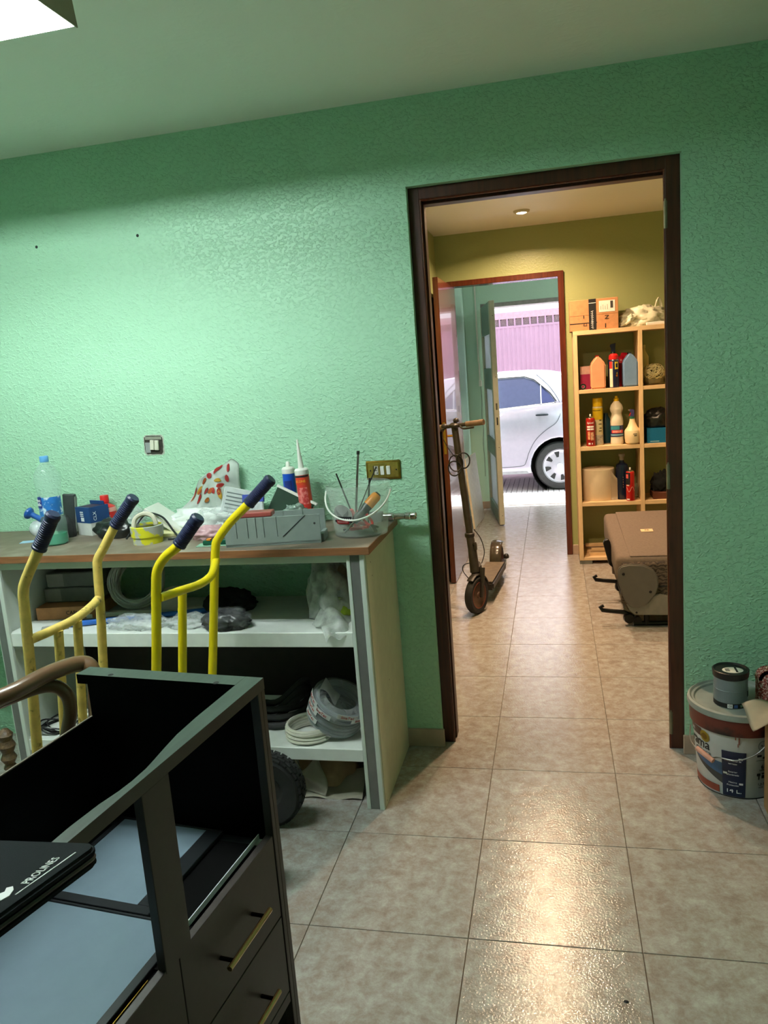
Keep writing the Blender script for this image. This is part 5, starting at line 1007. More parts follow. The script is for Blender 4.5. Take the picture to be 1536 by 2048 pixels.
t = thing('teal_bottle', (0.655, 4.16, Z3), 'dark teal bottle at the back behind the tall aerosol', 'bottle'); lathe('bottle_body', [(0, 0), (0.04, 0), (0.04, 0.16), (0.018, 0.20), (0.016, 0.22), (0, 0.22)], M('dark_teal_plastic', (26, 70, 84), 0.4), t, seg=22)
# third row
Z4 = 0.466
t = thing('paper_roll', (0.585, 4.10, Z4), 'big roll of white industrial paper', 'paper roll', rot=(0, 0, 0)); lathe('roll', [(0.025, 0.0), (0.118, 0.0), (0.120, 0.004), (0.120, 0.228), (0.117, 0.232), (0.028, 0.240), (0.025, 0.236), (0.025, 0.0)], M('white_roll_paper', (226, 208, 180), 0.8, var=0.03), t, seg=48, cap=False); lathe('core', [(0.022, 0.001), (0.0255, 0.001), (0.0255, 0.238), (0.022, 0.238), (0.022, 0.001)], m_card, t, seg=24, cap=False)
sheet('loose_end', 10, 6, lambda u, v: (0.085+0.048*u, -0.085+0.02*u*v, 0.002+(0.23-0.075*u**0.7)*v), M('white_roll_paper', (226, 208, 180)), t, 0.001)
t = thing('dark_blue_bottle', (0.754, 4.06, Z4), 'dark blue bottle with grey cap beside the paper roll', 'bottle'); lathe('bottle_body', [(0, 0), (0.043, 0), (0.045, 0.006), (0.045, 0.235), (0.040, 0.255), (0.018, 0.272), (0.015, 0.29)], M('dark_blue_glass', (20, 32, 58), 0.2, var=0.05), t, seg=28); lathe('neck', [(0.0155, 0.278), (0.0155, 0.318), (0, 0.318)], M('clear_neck', (150, 140, 128), 0.3), t, seg=18); lathe('cap', [(0.021, 0.315), (0.022, 0.318), (0.022, 0.333), (0, 0.334)], M('grey_cap', (150, 146, 140), 0.4), t, seg=18)
for k in range(5): patch('print', 0.0453, 2, 7, 0.09+0.018*k, 0.098+0.018*k, M('tan_print', (150, 120, 80)), t, seg=2)
t = can('spray_can', (0.803, 3.975, Z4), 'red and black tapering spray can with white nozzle in front of the dark blue bottle', 0.030, 0.215, M('red_black_can', (176, 24, 22), 0.3, var=0.06)); patch('can_print', 0.0304, -85, -5, 0.120, 0.206, m_ink, t, seg=14); patch('can_print', 0.0306, -70, -30, 0.165, 0.195, M('pink_print2', (214, 90, 90)), t); patch('can_print', 0.0306, -60, -20, 0.110, 0.118, M('cream_print', (220, 190, 170)), t); patch('can_print', 0.0306, -55, -15, 0.008, 0.016, m_winK, t); tube('can_swirl', [((0.0306)*math.sin(a), -0.0306*math.cos(a), 0.085+0.018*math.sin(4*a)) for a in [math.radians(-60+8*k) for k in range(16)]], 0.0012, M('cream_print', (220, 190, 170)), t, seg=5)
t = thing('black_fabric_lump', (1.01, 4.07, Z4), 'dark tangled bundle on a reddish tray on the third shelf row', 'bundle'); box('tray', -0.05, 0.10, -0.09, 0.09, 0, 0.05, M('red_brown_tray', (92, 50, 34), 0.5), t, bevel=0.004); blob('tangle', (0.075, 0.06, 0.09), M('black_fabric', (20, 22, 24)), t, amp=0.4, freq=3, seed=95, loc=(0.02, 0, 0.05))
t = thing('glass_jar', (0.845, 4.12, Z4), 'clear glass jar at the back of the third shelf row', 'jar'); lathe('jar_wall', [(0, 0), (0.025, 0), (0.026, 0.09), (0.022, 0.10)], film('jar_glass', (200, 210, 190), 0.25, 0.05), t, seg=20)
# bottom row: pine offcuts
for k, (x0, x1, y, z0) in enumerate(((0.50, 0.86, 4.02, 0.050), (0.52, 0.865, 4.06, 0.0725), (0.49, 0.85, 4.10, 0.050), (0.48, 0.86, 4.12, 0.0955))):
    tag(box('pine_offcut', x0, x1, y-0.016, y+0.016, z0, z0+0.022, m_pine, bevel=0.001) if k != 2 else box('pine_offcut', x0, x1, y-0.016, y+0.05, z0, z0+0.022, m_pine, bevel=0.001), ('pine offcut lying nearest in the bottom shelf compartment', 'pine offcut resting second in the bottom shelf compartment', 'wide pine offcut lying at the back of the bottom shelf compartment', 'pine offcut topmost at the back of the bottom shelf compartment')[k], 'board', 'pine offcuts in the bottom of the shelf')

# ================================================================== HALL: CAR SEAT
cs = thing('car_rear_bench', (1.10, 2.93, 0), 'folded grey-brown car bench seat lying in the hall', 'car seat', rotz=0.02)
m_fab = M('taupe_seat_carpet', (112, 98, 88), 0.95, var=0.10, vs=90, bump=0.3, bs=500)
def weave():
    mt = bpy.data.materials.new('dark_wavy_seat_cloth'); mt.use_nodes = True; t_ = mt.node_tree; n = t_.nodes; L = t_.links; p = n['Principled BSDF']
    tc = n.new('ShaderNodeTexCoord'); wv = n.new('ShaderNodeTexWave'); wv.bands_direction = 'Z'; wv.inputs['Scale'].default_value = 16; wv.inputs['Distortion'].default_value = 6; wv.inputs['Detail'].default_value = 1; wv.inputs['Detail Scale'].default_value = 3
    L.new(tc.outputs['Object'], wv.inputs['Vector']); r = n.new('ShaderNodeValToRGB'); r.color_ramp.elements[0].color = lin((46, 38, 33))+(1,); r.color_ramp.elements[1].color = lin((96, 82, 70))+(1,)
    L.new(wv.outputs['Fac'], r.inputs[0]); L.new(r.outputs[0], p.inputs['Base Color']); p.inputs['Roughness'].default_value = 0.95; return mt
m_wvs = weave()
m_sp = M('grey_brown_plastic', (100, 94, 88), 0.5, var=0.05)
def seatbox(name, x0, x1, y0, y1, zf0, zf1, zb0, zb1, mat, bev, seg=3):
    bm = bmesh.new(); v = bbox(bm, x0, x1, y0, y1, 0, 1)
    for q in v:
        fr = (q.co.y-y0)/(y1-y0); q.co.z = (zf0+(zb0-zf0)*fr) if q.co.z < 0.5 else (zf1+(zb1-zf1)*fr)
    bmesh.ops.bevel(bm, geom=bm.edges[:], offset=bev, segments=seg, affect='EDGES', profile=0.5)
    return obj(name, bm, mat, cs, smooth='all')
seatbox('seat_back', -0.520, 0.60, -0.385, 0.42, 0.255, 0.405, 0.33, 0.505, m_fab, 0.03)
seatbox('back_panel', -0.445, 0.56, -0.372, 0.40, 0.40, 0.4105, 0.47, 0.5115, m_fab, 0.006, 2)
seatbox('front_cloth', -0.495, 0.60, -0.402, -0.345, 0.13, 0.375, 0.13, 0.38, m_wvs, 0.018)
seatbox('cushion', -0.47, 0.60, -0.385, 0.36, 0.085, 0.245, 0.09, 0.30, m_wvs, 0.03)
tube('seam', [(-0.46, -0.403, 0.245), (-0.2, -0.404, 0.238), (0.5, -0.404, 0.25)], 0.004, m_ink, cs, sp=4, seg=6)
sh_poly = [(-0.515, 0.345), (-0.50, 0.365), (-0.455, 0.375), (-0.38, 0.37), (-0.33, 0.345), (-0.305, 0.305), (-0.30, 0.25), (-0.315, 0.20), (-0.36, 0.14), (-0.41, 0.118), (-0.455, 0.125), (-0.485, 0.17), (-0.515, 0.27)]
o = prism('side_cover', sh_poly, 0.022, m_sp, cs, axis='y', bevel=0.007, seg=3, loc=(0, -0.432, 0))
lo = prism('side_cover', [(-0.475, 0.145), (-0.455, 0.105), (-0.425, 0.080), (-0.20, 0.075), (-0.18, 0.09), (-0.182, 0.125), (-0.215, 0.165), (-0.255, 0.190), (-0.30, 0.200)], 0.018, M('light_grey_plastic', (128, 122, 114), 0.5), cs, axis='y', bevel=0.005, seg=2, loc=(0, -0.425, 0))
for x, z in ((-0.487, 0.320), (-0.345, 0.215)): lathe('cover_screw', [(0.008, 0), (0.006, 0.003), (0, 0.0032)], m_ink, o, seg=12, loc=(x, -0.0005, z), rot=(PI/2, 0, 0))
for x, z in ((-0.42, 0.095), (-0.20, 0.10)): lathe('cover_screw', [(0.006, 0), (0.005, 0.002), (0, 0.0022)], m_ink, lo, seg=12, loc=(x, -0.0005, z), rot=(PI/2, 0, 0))
tag(box('seat_label', -0.335, -0.265, 0.00, 0.048, 0, 0.0015, M('cream_label', (214, 190, 150), 0.6), cs, loc=(0, 0, 0.4605), rot=(0.112, 0, 0)), 'cream sewn label')
text('label_lettering', 'FR', 0.026, M('brown_ink', (110, 80, 56)), cs, loc=(-0.30, 0.022, 0.4665), rot=(0.112, 0, 0))
m_bm = M('black_mechanism', (20, 18, 17), 0.35, metal=0.3, var=0.2)
prism('hinge_plate', [(-0.555, 0.44), (-0.535, 0.445), (-0.525, 0.43), (-0.500, 0.30), (-0.515, 0.27), (-0.535, 0.29), (-0.565, 0.42)], 0.03, m_bm, cs, axis='y', loc=(0, -0.10, 0.0), bevel=0.004)
lathe('recliner_knob', [(0, 0), (0.035, 0), (0.038, 0.01), (0.03, 0.028), (0, 0.03)], M('brown_knob', (84, 66, 54), 0.5), cs, seg=20, loc=(-0.485, -0.05, 0.25), rot=(0, -PI/2, 0))
def hook(y, z):
    tube('latch_hook', [(-0.43, y, z-0.035), (-0.48, y, z-0.008), (-0.555, y, z), (-0.600, y, z+0.006), (-0.612, y, z+0.022), (-0.592, y, z+0.034)], [0.012, 0.013, 0.012, 0.012, 0.011, 0.009], m_bm, cs, sp=0, seg=10)
    lathe('hook_pivot', [(0, -0.02), (0.030, -0.02), (0.032, 0.0), (0.026, 0.02), (0, 0.022)], m_bm, cs, seg=20, loc=(-0.455, y, z-0.042), rot=(PI/2, 0, 0))
    lathe('hook_pivot', [(0, -0.016), (0.024, -0.016), (0.024, 0.016), (0, 0.016)], m_bm, cs, seg=20, loc=(-0.41, y+0.004, z-0.058 if z < 0.12 else z-0.06), rot=(PI/2, 0, 0))
hook(-0.37, 0.088); hook(0.10, 0.135)
tube('floor_bar', [(-0.43, -0.37, 0.014), (0.55, -0.37, 0.014)], 0.014, m_bm, cs, seg=10); tube('floor_bar', [(-0.43, 0.12, 0.02), (0.55, 0.12, 0.02)], 0.02, m_bm, cs, seg=10)
for x in (-0.36, 0.5):
    for y in (-0.37, 0.12): tube('floor_post', [(x, y, 0.01), (x, y, 0.12)], 0.016, m_bm, cs, seg=10)
tube('side_spring', [(-0.465, 0.05, 0.22), (-0.47, 0.0, 0.15), (-0.46, -0.1, 0.11), (-0.44, -0.2, 0.10), (-0.43, -0.3, 0.10)], 0.012, m_bm, cs, sp=4, seg=8)

# ================================================================== HALL: ELECTRIC SCOOTER
es = thing('kick_scooter', (-0.229, 2.80, 0), 'dusty black electric kick scooter parked in the hall', 'scooter')
m_sc = M('dusty_black_alloy', (48, 42, 36), 0.5, var=0.25, vs=30); m_scd = M('dark_scooter_plastic', (34, 30, 27), 0.45, var=0.2); m_grp = M('brown_grey_grip', (112, 92, 74), 0.8, var=0.15)
stA = math.radians(-24); axA = math.radians(-5.2)
def wheel_s(name, c, rz, Rw, parent):
    t_ = bpy.data.objects.new('steer', None)
    o = lathe(name, [(Rw*0.70, -0.020), (Rw*0.92, -0.024), (Rw, -0.010), (Rw, 0.010), (Rw*0.92, 0.024), (Rw*0.70, 0.020)], m_rubber, parent, seg=40, cap=False, loc=c, rot=(0, PI/2, rz))
    lathe('wheel_disc', [(0, -0.022), (0.02, -0.022), (0.022, -0.014), (Rw*0.5, -0.010), (Rw*0.70, -0.019), (Rw*0.72, 0.0), (Rw*0.70, 0.019), (Rw*0.5, 0.010), (0.022, 0.014), (0.02, 0.022), (0, 0.022)], M('rusty_dark_wheel', (86, 62, 48), 0.6, var=0.3), o, seg=32)
    lathe('rim_ring', [(Rw*0.66, 0.0195), (Rw*0.69, 0.0215), (Rw*0.72, 0.0200)], M('dull_red_ring', (120, 60, 44), 0.5), o, seg=32, cap=False); return o
wheel_s('front_wheel', (0, 0, 0.118), stA, 0.117, es)
Rz = Matrix.Rotation(stA, 3, 'Z')
def FWD(x, y, z): v = Rz @ Vector((x, y, 0)); return (v.x, v.y, z)
# fork blades, mudguard, stem
for s in (-1, 1): tube('fork_blade', [FWD(s*0.030, 0.006, 0.105), FWD(s*0.033, 0.022, 0.20), FWD(s*0.026, 0.040, 0.285)], [0.011, 0.014, 0.018], m_sc, es, seg=10)
mg = [FWD(0, 0.13*math.sin(a), 0.118+0.132*math.cos(a)) for a in [math.radians(-35+12*k) for k in range(10)]]
tube('mudguard', mg, 0.022, m_scd, es, seg=10, flat=0.25)
tube('head_tube', [(-0.006, 0.030, 0.255), (-0.018, 0.055, 0.40), (-0.030, 0.075, 0.475)], [0.030, 0.027, 0.024], m_sc, es, seg=14)
lathe('folding_collar', [(0.027, -0.012), (0.031, -0.006), (0.031, 0.012), (0.026, 0.016)], m_scd, es, seg=20, loc=(-0.031, 0.077, 0.482)); tube('folding_lever', [(-0.015, 0.05, 0.42), (0.004, 0.03, 0.44), (0.006, 0.028, 0.40)], 0.010, m_sc, es, sp=4, seg=8)
st0, st1 = Vector((-0.030, 0.078, 0.48)), Vector((-0.092, 0.135, 1.150))
tube('stem', [st0, st1], [0.0215, 0.0205], m_sc, es, seg=14)
def BARP(s, dz=0, dy=0): v = Rz @ Vector((s, dy, 0)); return (st1.x+v.x, st1.y+v.y, st1.z+0.012+dz+0.09*s)
tube('handlebar', [BARP(-0.205), BARP(0.205)], 0.0125, m_sc, es, seg=10); tube('grip', [BARP(0.085), BARP(0.205)], 0.0175, m_grp, es, seg=14); tube('grip', [BARP(-0.205), BARP(-0.085)], 0.0175, m_grp, es, seg=14)
blob('display_head', (0.034, 0.05, 0.022), m_scd, es, amp=0.05, loc=BARP(0.0, -0.012), sub=3); tube('brake_lever', [BARP(0.05, -0.006, -0.02), BARP(0.09, -0.022, -0.05), BARP(0.165, -0.022, -0.055)], 0.006, m_scd, es, sp=4, seg=8); tube('brake_lever', [BARP(-0.05, -0.006, -0.02), BARP(-0.09, -0.022, -0.05), BARP(-0.165, -0.022, -0.055)], 0.006, m_scd, es, sp=4, seg=8)
blob('bell', (0.018, 0.018, 0.018), m_scd, es, amp=0.0, loc=BARP(0.012, 0.02, 0.0), sub=3); blob('headlamp', (0.022, 0.02, 0.018), m_scd, es, amp=0.0, loc=BARP(-0.045, -0.005, -0.045), sub=3)
cz = st0.lerp(st1, 0.70)
for k, (dx, dz, r_) in enumerate(((0.028, 0.0, 0.040), (-0.03, -0.045, 0.038), (-0.018, -0.012, 0.042))): tube('cable_loop', [(cz.x+dx+r_*math.cos(a), cz.y-0.03+0.01*math.sin(2*a+k), cz.z+dz+r_*1.2*math.sin(a)) for a in [2*PI*i/20 for i in range(20)]], 0.0045, m_blackp, es, closed=True, seg=6)
tube('brake_cable', [BARP(-0.06, -0.01, -0.02), (st1.x-0.075, st1.y-0.03, 1.10), (cz.x-0.04, cz.y-0.04, 1.00), (cz.x, cz.y-0.03, 0.96)], 0.0028, m_blackp, es, sp=6, seg=6)
tube('brake_cable', [(0.0, 0.06, 0.52), (0.035, 0.10, 0.45), (0.05, 0.12, 0.36), (0.03, 0.11, 0.29)], 0.003, m_blackp, es, sp=6, seg=6); tube('brake_cable', [(-0.02, 0.03, 0.32), (-0.07, 0.0, 0.31), (-0.075, 0.0, 0.27), (-0.04, 0.01, 0.215)], 0.003, m_blackp, es, sp=6, seg=6)
Ra = Matrix.Rotation(axA, 3, 'Z')
def AX(x, y, z): v = Ra @ Vector((x, y, 0)); return (v.x, v.y, z)
tube('neck', [AX(0, 0.05, 0.30), AX(0, 0.13, 0.20), AX(0, 0.22, 0.125)], [0.028, 0.030, 0.034], m_sc, es, sp=4, seg=12)
dk = obj('deck', (lambda b: (bbox(b, -0.073, 0.073, 0.20, 0.74, 0.085, 0.140), bmesh.ops.bevel(b, geom=b.edges[:], offset=0.012, segments=2, affect='EDGES'), b)[2])(bmesh.new()), m_sc, es, smooth=True, rot=(0, 0, axA)); box('deck_mat', -0.064, 0.064, 0.215, 0.72, 0.1395, 0.1425, M('grey_brown_rubber_mat', (104, 92, 78), 0.8, var=0.2), dk)
wheel_s('rear_wheel', AX(0, 0.86, 0.118), axA, 0.117, es)
for s in (-1, 1): tube('rear_arm', [AX(s*0.05, 0.72, 0.115), AX(s*0.04, 0.86, 0.118)], 0.014, m_sc, es, seg=8)
mgr = [AX(0, 0.86+0.135*math.sin(a), 0.118+0.140*math.cos(a)) for a in [math.radians(-88+14*k) for k in range(9)]]
obj('rear_mudguard', tube_bm(mgr, 0.040, 14, None, False, 0.22, up=(0, -1, 0)), M('glossy_dark_mudguard', (62, 54, 44), 0.18, var=0.2), es, smooth=True)
lathe('brake_disc', [(0.045, -0.002), (0.045, 0.002), (0.012, 0.002), (0.012, -0.002)], m_steel, es, seg=24, loc=AX(0.05, 0.86, 0.118), rot=(0, PI/2, axA)); blob('brake_caliper', (0.02, 0.024, 0.022), m_scd, es, amp=0.1, loc=AX(0.065, 0.82, 0.145), sub=3)
tube('kickstand', [AX(-0.05, 0.42, 0.09), AX(-0.11, 0.40, 0.006)], 0.008, m_scd, es, seg=8)

# dark board standing behind the open hall door
t = thing('dark_board', (-0.519, 3.85, 0), 'dark board with rounded top corner standing behind the open red door', 'board')
prism('board', [(-0.40, 0.0), (0.36, 0.0), (0.36, 2.0), (-0.26, 2.0), (-0.34, 1.98), (-0.385, 1.93), (-0.40, 1.85)], 0.028, M('dark_blue_grey_board', (36, 40, 38), 0.5, var=0.1), t, axis='x', bevel=0.002, loc=(-0.014, 0, 0)); tube('pale_edging', [(-0.0145, -0.402, 0.0), (-0.0145, -0.402, 1.85)], 0.004, M('pale_edging', (206, 200, 190), 0.4), t, seg=8)
# white boards leaning in the entry
t = thing('white_board', (-0.470, 5.62, 0.0), 'short white shelf board leaning in the entry passage', 'board', rot=(0, math.radians(-5.0), math.radians(-4)))
box('board', -0.009, 0.009, -0.285, 0.285, 0.002, 0.665, M('white_board_face', (206, 206, 200), 0.45), t, bevel=0.001); box('edge', -0.0095, 0.0095, -0.2875, -0.285, 0.002, 0.665, M('cream_edge', (222, 206, 178), 0.5), t)
t = thing('white_board', (-0.543, 5.15, 0.0), 'tall pale board leaning behind the short white one in the entry', 'board', rot=(0, math.radians(-1.4), math.radians(-1)))
box('board', -0.009, 0.009, -0.25, 0.25, 0.002, 1.30, M('pale_grey_board', (196, 194, 184), 0.5), t, bevel=0.001); box('edge', -0.0095, 0.0095, -0.2525, -0.25, 0.002, 1.30, M('cream_edge', (222, 206, 178)), t)
# conduit and switch by the entrance door
t = thing('surface_conduit', (-0.465, 6.398, 0), 'thin white conduit with small switch on the entry wall', 'conduit'); box('conduit', -0.007, 0.007, -0.008, 0.0, 1.55, 2.5, m_whitep, t); box('conduit', -0.002, 0.012, -0.008, 0.0, 1.36, 1.548, m_whitep, t); box('switch_box', -0.006, 0.024, -0.016, 0.0, 1.30, 1.36, m_whitep, t, bevel=0.002); tube('loose_wire', [(0.012, -0.006, 1.30), (0.016, -0.01, 1.15), (0.008, -0.012, 0.98), (0.018, -0.012, 0.86), (0.006, -0.01, 0.70), (0.012, -0.01, 0.55), (0.010, -0.01, 0.35)], 0.0025, M('grey_wire', (90, 100, 94)), t, sp=6, seg=6)

tag(blob('dark_crumb', (0.006, 0.004, 0.002), m_ink, amp=0.3, sub=2, loc=(0.394, -0.165, 0.0)), 'tiny dark crumb on the tile floor in the foreground', 'crumb')

# ================================================================== STREET
m_pave = M('pale_paving', (188, 180, 180), 0.85, var=0.12, vs=10)
m_paved = M('paver_block', (184, 176, 178), 0.85, var=0.15, vs=12)
m_joint = M('dark_joint', (58, 54, 56), 0.95)
S(box('street_ground', -6, 6.5, 6.62, 18, -0.3, -0.012, m_joint))
pv = S(bpy.data.objects.new('pavement', None)); COL.objects.link(pv)
# pavement of narrow blocks, seen through the doorway
me0 = None
for i in range(-12, 14):
    for j in range(4):
        x0, y0 = i*0.062, 6.70+j*0.185
        if me0 is None:
            o = box('paving_block', 0.003, 0.060, 0.002, 0.183, -0.05, 0.0, m_paved, pv, bevel=0.002); me0 = o.data
        else: o = bpy.data.objects.new('paving_block', me0); link(o, pv)
        o.location = (x0, y0, 0.0)
me1 = None
for i in range(-12, 14):
    if me1 is None:
        o = box('grooved_slab', 0.004, 0.059, 0.0, 1.10, -0.05, 0.0, m_paved, pv, bevel=0.002); me1 = o.data
    else: o = bpy.data.objects.new('grooved_slab', me1); link(o, pv)
    o.location = (i*0.062, 7.445, -0.002)
S(box('road', -6, 6.5, 8.55, 11.0, -0.05, -0.003, m_pave))
S(box('pavement_side', -6, -0.745, 6.66, 8.549, -0.05, -0.003, m_pave)); S(box('pavement_side_right', 0.87, 6.5, 6.66, 8.549, -0.05, -0.003, m_pave))
# our own outer facade beyond the entrance and the house opposite
S(box('wall_facade_left', -6, -1.2, 6.40, 6.62, 0, 3.1, M('facade_render', (200, 186, 176), 0.8, var=0.06)))
S(box('wall_facade_right', 2.4, 6.5, 6.40, 6.62, 0, 3.1, M('facade_render', (200, 186, 176))))
S(box('wall_facade_top', -1.2, 2.4, 6.40, 6.62, 2.9, 3.1, M('facade_render', (200, 186, 176))))
YG = 10.2
hs_ = S(bpy.data.objects.new('house_opposite', None)); COL.objects.link(hs_)
m_wf = M('white_facade', (240, 238, 236), 0.8, var=0.03)
box('wall', -6, 6.5, YG+0.10, YG+0.4, 2.26, 6.0, m_wf, hs_); box('wall', -6, -2.0, YG+0.10, YG+0.4, 0, 2.26, m_wf, hs_); box('wall', 2.2, 6.5, YG+0.10, YG+0.4, 0, 2.26, m_wf, hs_)
gd = thing('garage_door', (0.1, YG, 0), 'pink ribbed metal garage door with a row of square vents', 'garage door')
m_pk = M('pink_painted_metal', (134, 105, 121), 0.6, var=0.06, vs=3)
bm = bmesh.new(); bbox(bm, -2.1, 2.1, 0.0, 0.012, 0.03, 2.03)
for k in range(62):
    x = -2.1+0.068*k; v8 = bbox(bm, x+0.004, x+0.052, -0.006, 0.0, 0.03, 2.03)
    for q in v8:
        if q.co.y < -0.003: q.co.x += 0.008 if q.co.x < x+0.02 else -0.008
obj('ribbed_sheet', bm, m_pk, gd)
box('top_rail', -2.1, 2.1, -0.012, 0.03, 2.165, 2.26, M('dusty_pink_rail', (150, 116, 124), 0.5), gd); box('vent_rail', -2.1, 2.1, -0.012, 0.03, 2.03, 2.062, m_pk, gd)
dark = M('vent_dark', (30, 20, 26), 0.8); box('vent_backing', -2.1, 2.1, 0.02, 0.024, 2.06, 2.166, dark, gd)
vme = None
for i in range(-18, 18):
    x = i*0.112
    box_ = box('vent_post', x-0.012, x+0.012, -0.010, 0.02, 2.062, 2.165, m_pk, gd) if vme is None else None
    if vme is None: vme = box_.data; bx0 = x; box_.location = (0, 0, 0)
    else: o = bpy.data.objects.new('vent_post', vme); link(o, gd); o.location = (x-bx0, 0, 0)
lme = None
for i in range(-18, 17):
    if lme is None:
        bm = bmesh.new()
        for k in range(-5, 9):
            xa, za = 0.012+k*0.014, 2.062
            P = []
            for s_ in (0, 1):
                xx = xa+s_*0.100; zz = za+s_*0.103
                P.append((xx, zz))
            (x0, z0), (x1, z1) = P
            lo_, hi_ = 0.012, 0.100
            t0 = max(0, (lo_-x0)/(x1-x0)); t1 = min(1, (hi_-x0)/(x1-x0))
            if t1-t0 < 0.08: continue
            a = Vector((x0+(x1-x0)*t0, 0.008, z0+(z1-z0)*t0)); b = Vector((x0+(x1-x0)*t1, 0.008, z0+(z1-z0)*t1))
            tube_bm([a, b], 0.0015, 4, bm)
        o = obj('vent_grille', bm, M('pale_grille', (186, 160, 160), 0.5), gd); lme = o.data; o.location = (-18*0.112, 0, 0)
    else: o = bpy.data.objects.new('vent_grille', lme); link(o, gd); o.location = (i*0.112, 0, 0)
for k in range(3):
    tag(tube('street_cable', [(-3+0.75*i, YG+0.085-0.02*k, 2.36+0.045*k+0.03*math.sin(i*1.3+k*2)+0.04*(i/8)) for i in range(10)], 0.006, M('grey_pink_cable', (170, 150, 164), 0.6), sp=5, seg=6), ('lowest of the sagging cables on the white wall above the garage door', 'middle of the sagging cables on the white wall above the garage door', 'highest of the sagging cables on the white wall above the garage door')[k], 'cable', 'cables above the garage door')

# ---- parked silver hatchback
YC, WC = 7.42, 1.62
car = thing('car', (-0.9, YC+WC/2, 0), 'silver hatchback parked outside the entrance', 'car')
ox, oy = -0.9, YC+WC/2
m_cp = M('silver_car_paint', (168, 162, 178), 0.25, metal=0.35, var=0.03, coat=0.6)
def arch(cx, R_, a0, a1, n=14): return [(cx+R_*math.cos(math.radians(a0+(a1-a0)*k/n)), 0.285+R_*math.sin(math.radians(a0+(a1-a0)*k/n))) for k in range(n+1)]
xr, xf_ = 0.331, -2.13
low = [(0.98, 0.30), (1.02, 0.45), (1.03, 0.70), (1.00, 0.93), (0.86, 1.0), (0.36, 1.02), (-0.35, 0.985), (-1.2, 0.95), (-1.75, 0.93), (-2.35, 0.84), (-2.72, 0.72), (-2.80, 0.55), (-2.80, 0.32), (-2.62, 0.22), (-2.48, 0.215)]
low += arch(xf_, 0.335, 192, -12)
low += [(-1.78, 0.205), (-0.6, 0.205), (-0.03, 0.212)] + arch(xr, 0.335, 192, -12) + [(0.70, 0.22), (0.92, 0.24)]
up = [(0.90, 0.985), (0.80, 1.12), (0.66, 1.24), (0.50, 1.325), (0.25, 1.385), (0.0, 1.41), (-0.35, 1.415), (-0.75, 1.40), (-1.05, 1.355), (-1.35, 1.22), (-1.62, 1.06), (-1.78, 0.93), (-1.2, 0.94), (-0.35, 0.975), (0.36, 1.01)]
def taper(z): return 0.0 if z < 0.9 else (z-0.9)*0.38
def slab(name, poly, mat, tp):
    bm = bmesh.new(); L0 = []; R0 = []
    for x, z in poly:
        k = taper(z) if tp else 0.0
        L0.append(bm.verts.new((x-ox, YC+k-oy, z))); R0.append(bm.verts.new((x-ox, YC+WC-k-oy, z)))
    bm.faces.new(L0); bm.faces.new(R0)
    for i in range(len(poly)): bm.faces.new((L0[i], L0[(i+1) % len(poly)], R0[(i+1) % len(poly)], R0[i]))
    bmesh.ops.recalc_face_normals(bm, faces=bm.faces[:])
    bmesh.ops.bevel(bm, geom=[e for e in bm.edges if abs(e.verts[0].co.y-e.verts[1].co.y) < 0.2], offset=0.018, segments=2, affect='EDGES', profile=0.5)
    return obj(name, bm, mat, car, smooth=True)
slab('body', low, m_cp, False); slab('cabin', up, m_cp, True)
def side(name, poly, off, th, mat):
    bm = bmesh.new(); a = [bm.verts.new((x-ox, YC+taper(z)-off-oy, z)) for x, z in poly]; b = [bm.verts.new((x-ox, YC+taper(z)-off+th-oy, z)) for x, z in poly]
    bm.faces.new(a); bm.faces.new(b)
    for i in range(len(poly)): bm.faces.new((a[i], a[(i+1) % len(poly)], b[(i+1) % len(poly)], b[i]))
    return obj(name, bm, mat, car)
m_cg = M('tinted_car_glass', (58, 62, 84), 0.08, var=0.05, spec=0.5); m_cgd = M('dark_quarter_glass', (50, 54, 84), 0.1, var=0.05)
side('rear_door_window', [(-0.36, 0.995), (-0.36, 1.335), (-0.05, 1.335), (0.06, 1.295), (0.135, 1.235), (0.135, 1.025)], 0.004, 0.003, m_cg); side('quarter_window', [(0.15, 1.027), (0.15, 1.225), (0.24, 1.13), (0.30, 1.045), (0.29, 1.035)], 0.004, 0.003, m_cgd)
side('front_door_window', [(-0.42, 0.99), (-0.42, 1.335), (-0.80, 1.33), (-1.02, 1.29), (-1.35, 1.10), (-1.46, 1.0), (-1.40, 0.975)], 0.004, 0.003, m_cg)
wf = [(-0.37, 0.985), (-0.37, 1.348), (-0.04, 1.348), (0.07, 1.305), (0.25, 1.14), (0.315, 1.045), (0.295, 1.022), (-0.37, 0.985)]
tube('window_trim', [(x-ox, YC+taper(z)-0.006-oy, z) for x, z in wf], 0.006, m_blackp, car, seg=6); tube('window_divider', [(0.142-ox, YC+taper(1.0)-0.006-oy, 1.02), (0.142-ox, YC+taper(1.23)-0.006-oy, 1.235)], 0.006, M('pale_trim', (196, 200, 210)), car, seg=6)
seam = [(0.10, 1.36), (0.24, 1.22), (0.345, 1.05), (0.362, 0.96), (0.352, 0.88), (0.30, 0.79), (0.18, 0.71), (0.06, 0.60), (-0.02, 0.46), (-0.055, 0.36), (-0.11, 0.305), (-0.35, 0.298), (-0.42, 0.31), (-0.42, 0.99)]
tube('door_seam', spline([(x-ox, YC+taper(z)-0.0015-oy, z) for x, z in seam], 6), 0.0035, M('seam_shadow', (70, 72, 80), 0.8), car, seg=5)
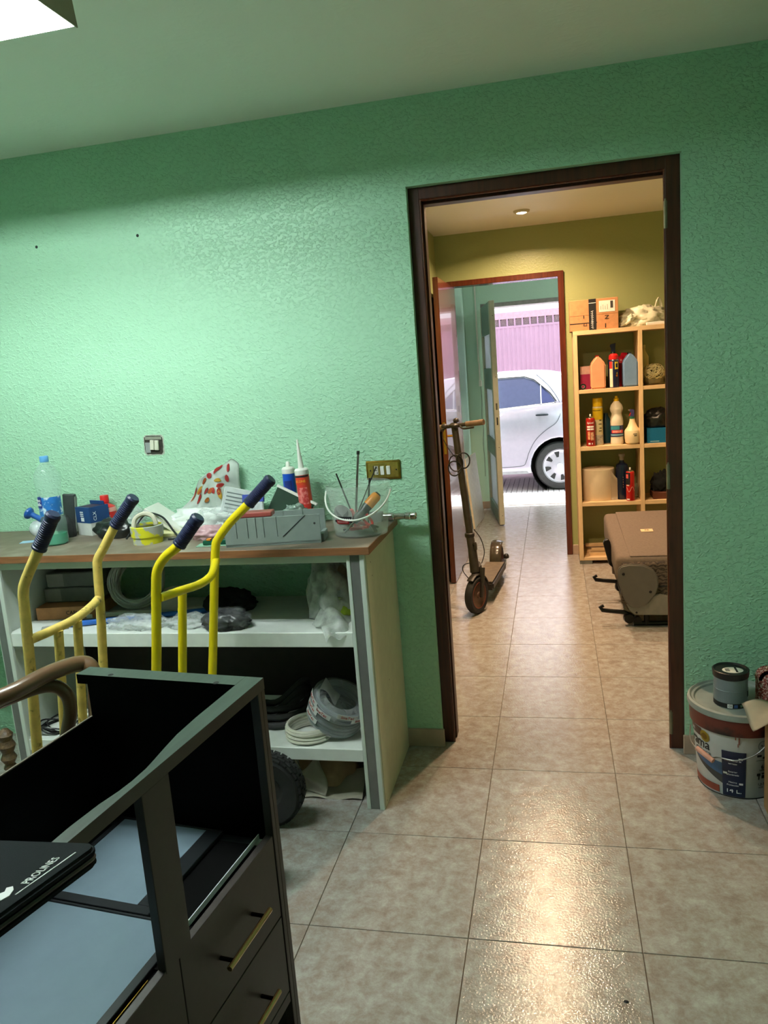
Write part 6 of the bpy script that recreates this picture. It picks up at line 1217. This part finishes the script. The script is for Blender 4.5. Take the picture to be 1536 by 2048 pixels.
dh = blob('door_handle', (0.075, 0.016, 0.022), M('dark_grey_handle', (40, 44, 50), 0.7, spec=0.2), car, amp=0.0, loc=(0.147-ox, YC-0.008-oy, 0.884), sub=3); side('sill_trim', [(-0.03, 0.212), (-1.78, 0.206), (-1.78, 0.24), (-0.05, 0.245)], 0.004, 0.02, M('grey_sill', (120, 122, 126), 0.5))
for xc, nm in ((xr, 'rear'), (xf_, 'front')):
    lathe('arch_liner', [(0.33, 0.0), (0.33, 0.40), (0.0, 0.40)], m_ink, car, seg=40, cap=False, loc=(xc-ox, YC+0.006-oy, 0.285), rot=(-PI/2, 0, 0))
    for yy, sg in ((YC+0.085, 1), (YC+WC-0.085, -1)):
        ty = lathe('tyre', [(0.19, -0.075), (0.225, -0.082), (0.268, -0.072), (0.284, -0.045), (0.285, 0.045), (0.268, 0.072), (0.225, 0.082), (0.19, 0.075)], m_rubber, car, seg=56, cap=False, loc=(xc-ox, yy-oy, 0.285), rot=(PI/2, 0, 0))
        hc = lathe('hubcap', [(0.0, 0.072), (0.045, 0.072), (0.060, 0.066), (0.15, 0.060), (0.185, 0.070), (0.198, 0.078), (0.202, 0.066)], M('silver_hubcap', (150, 148, 158), 0.35, metal=0.2, var=0.03), ty, seg=56, cap=False)
        hc.scale = (1, 1, 1)
        for k in range(8):
            a = 2*PI*k/8+0.2; P = [(0.105, -0.012), (0.168, -0.030), (0.172, 0.030), (0.105, 0.012)]
            pts = [(r_*math.cos(a)-q*math.sin(a), r_*math.sin(a)+q*math.cos(a)) for r_, q in P]
            prism('hubcap_slot', pts, 0.006, m_ink, hc, loc=(0, 0, 0.0605))
        lathe('hub_badge', [(0.036, 0.072), (0.034, 0.076), (0, 0.077)], M('pale_badge', (170, 166, 176), 0.3), hc, seg=24)
tube('axle_shaft', [(xr-ox, YC+0.14-oy, 0.285), (xr-ox, YC+WC-0.14-oy, 0.285)], 0.03, m_ink, car, seg=10)
side('tail_lamp', [(0.98, 0.72), (1.015, 0.72), (0.985, 0.94), (0.86, 0.99), (0.90, 0.86)], 0.003, 0.004, M('red_lamp', (150, 20, 24), 0.2)); side('head_lamp', [(-2.70, 0.66), (-2.45, 0.68), (-2.30, 0.80), (-2.40, 0.83), (-2.66, 0.73)], 0.003, 0.004, M('clear_lamp', (200, 204, 210), 0.1))
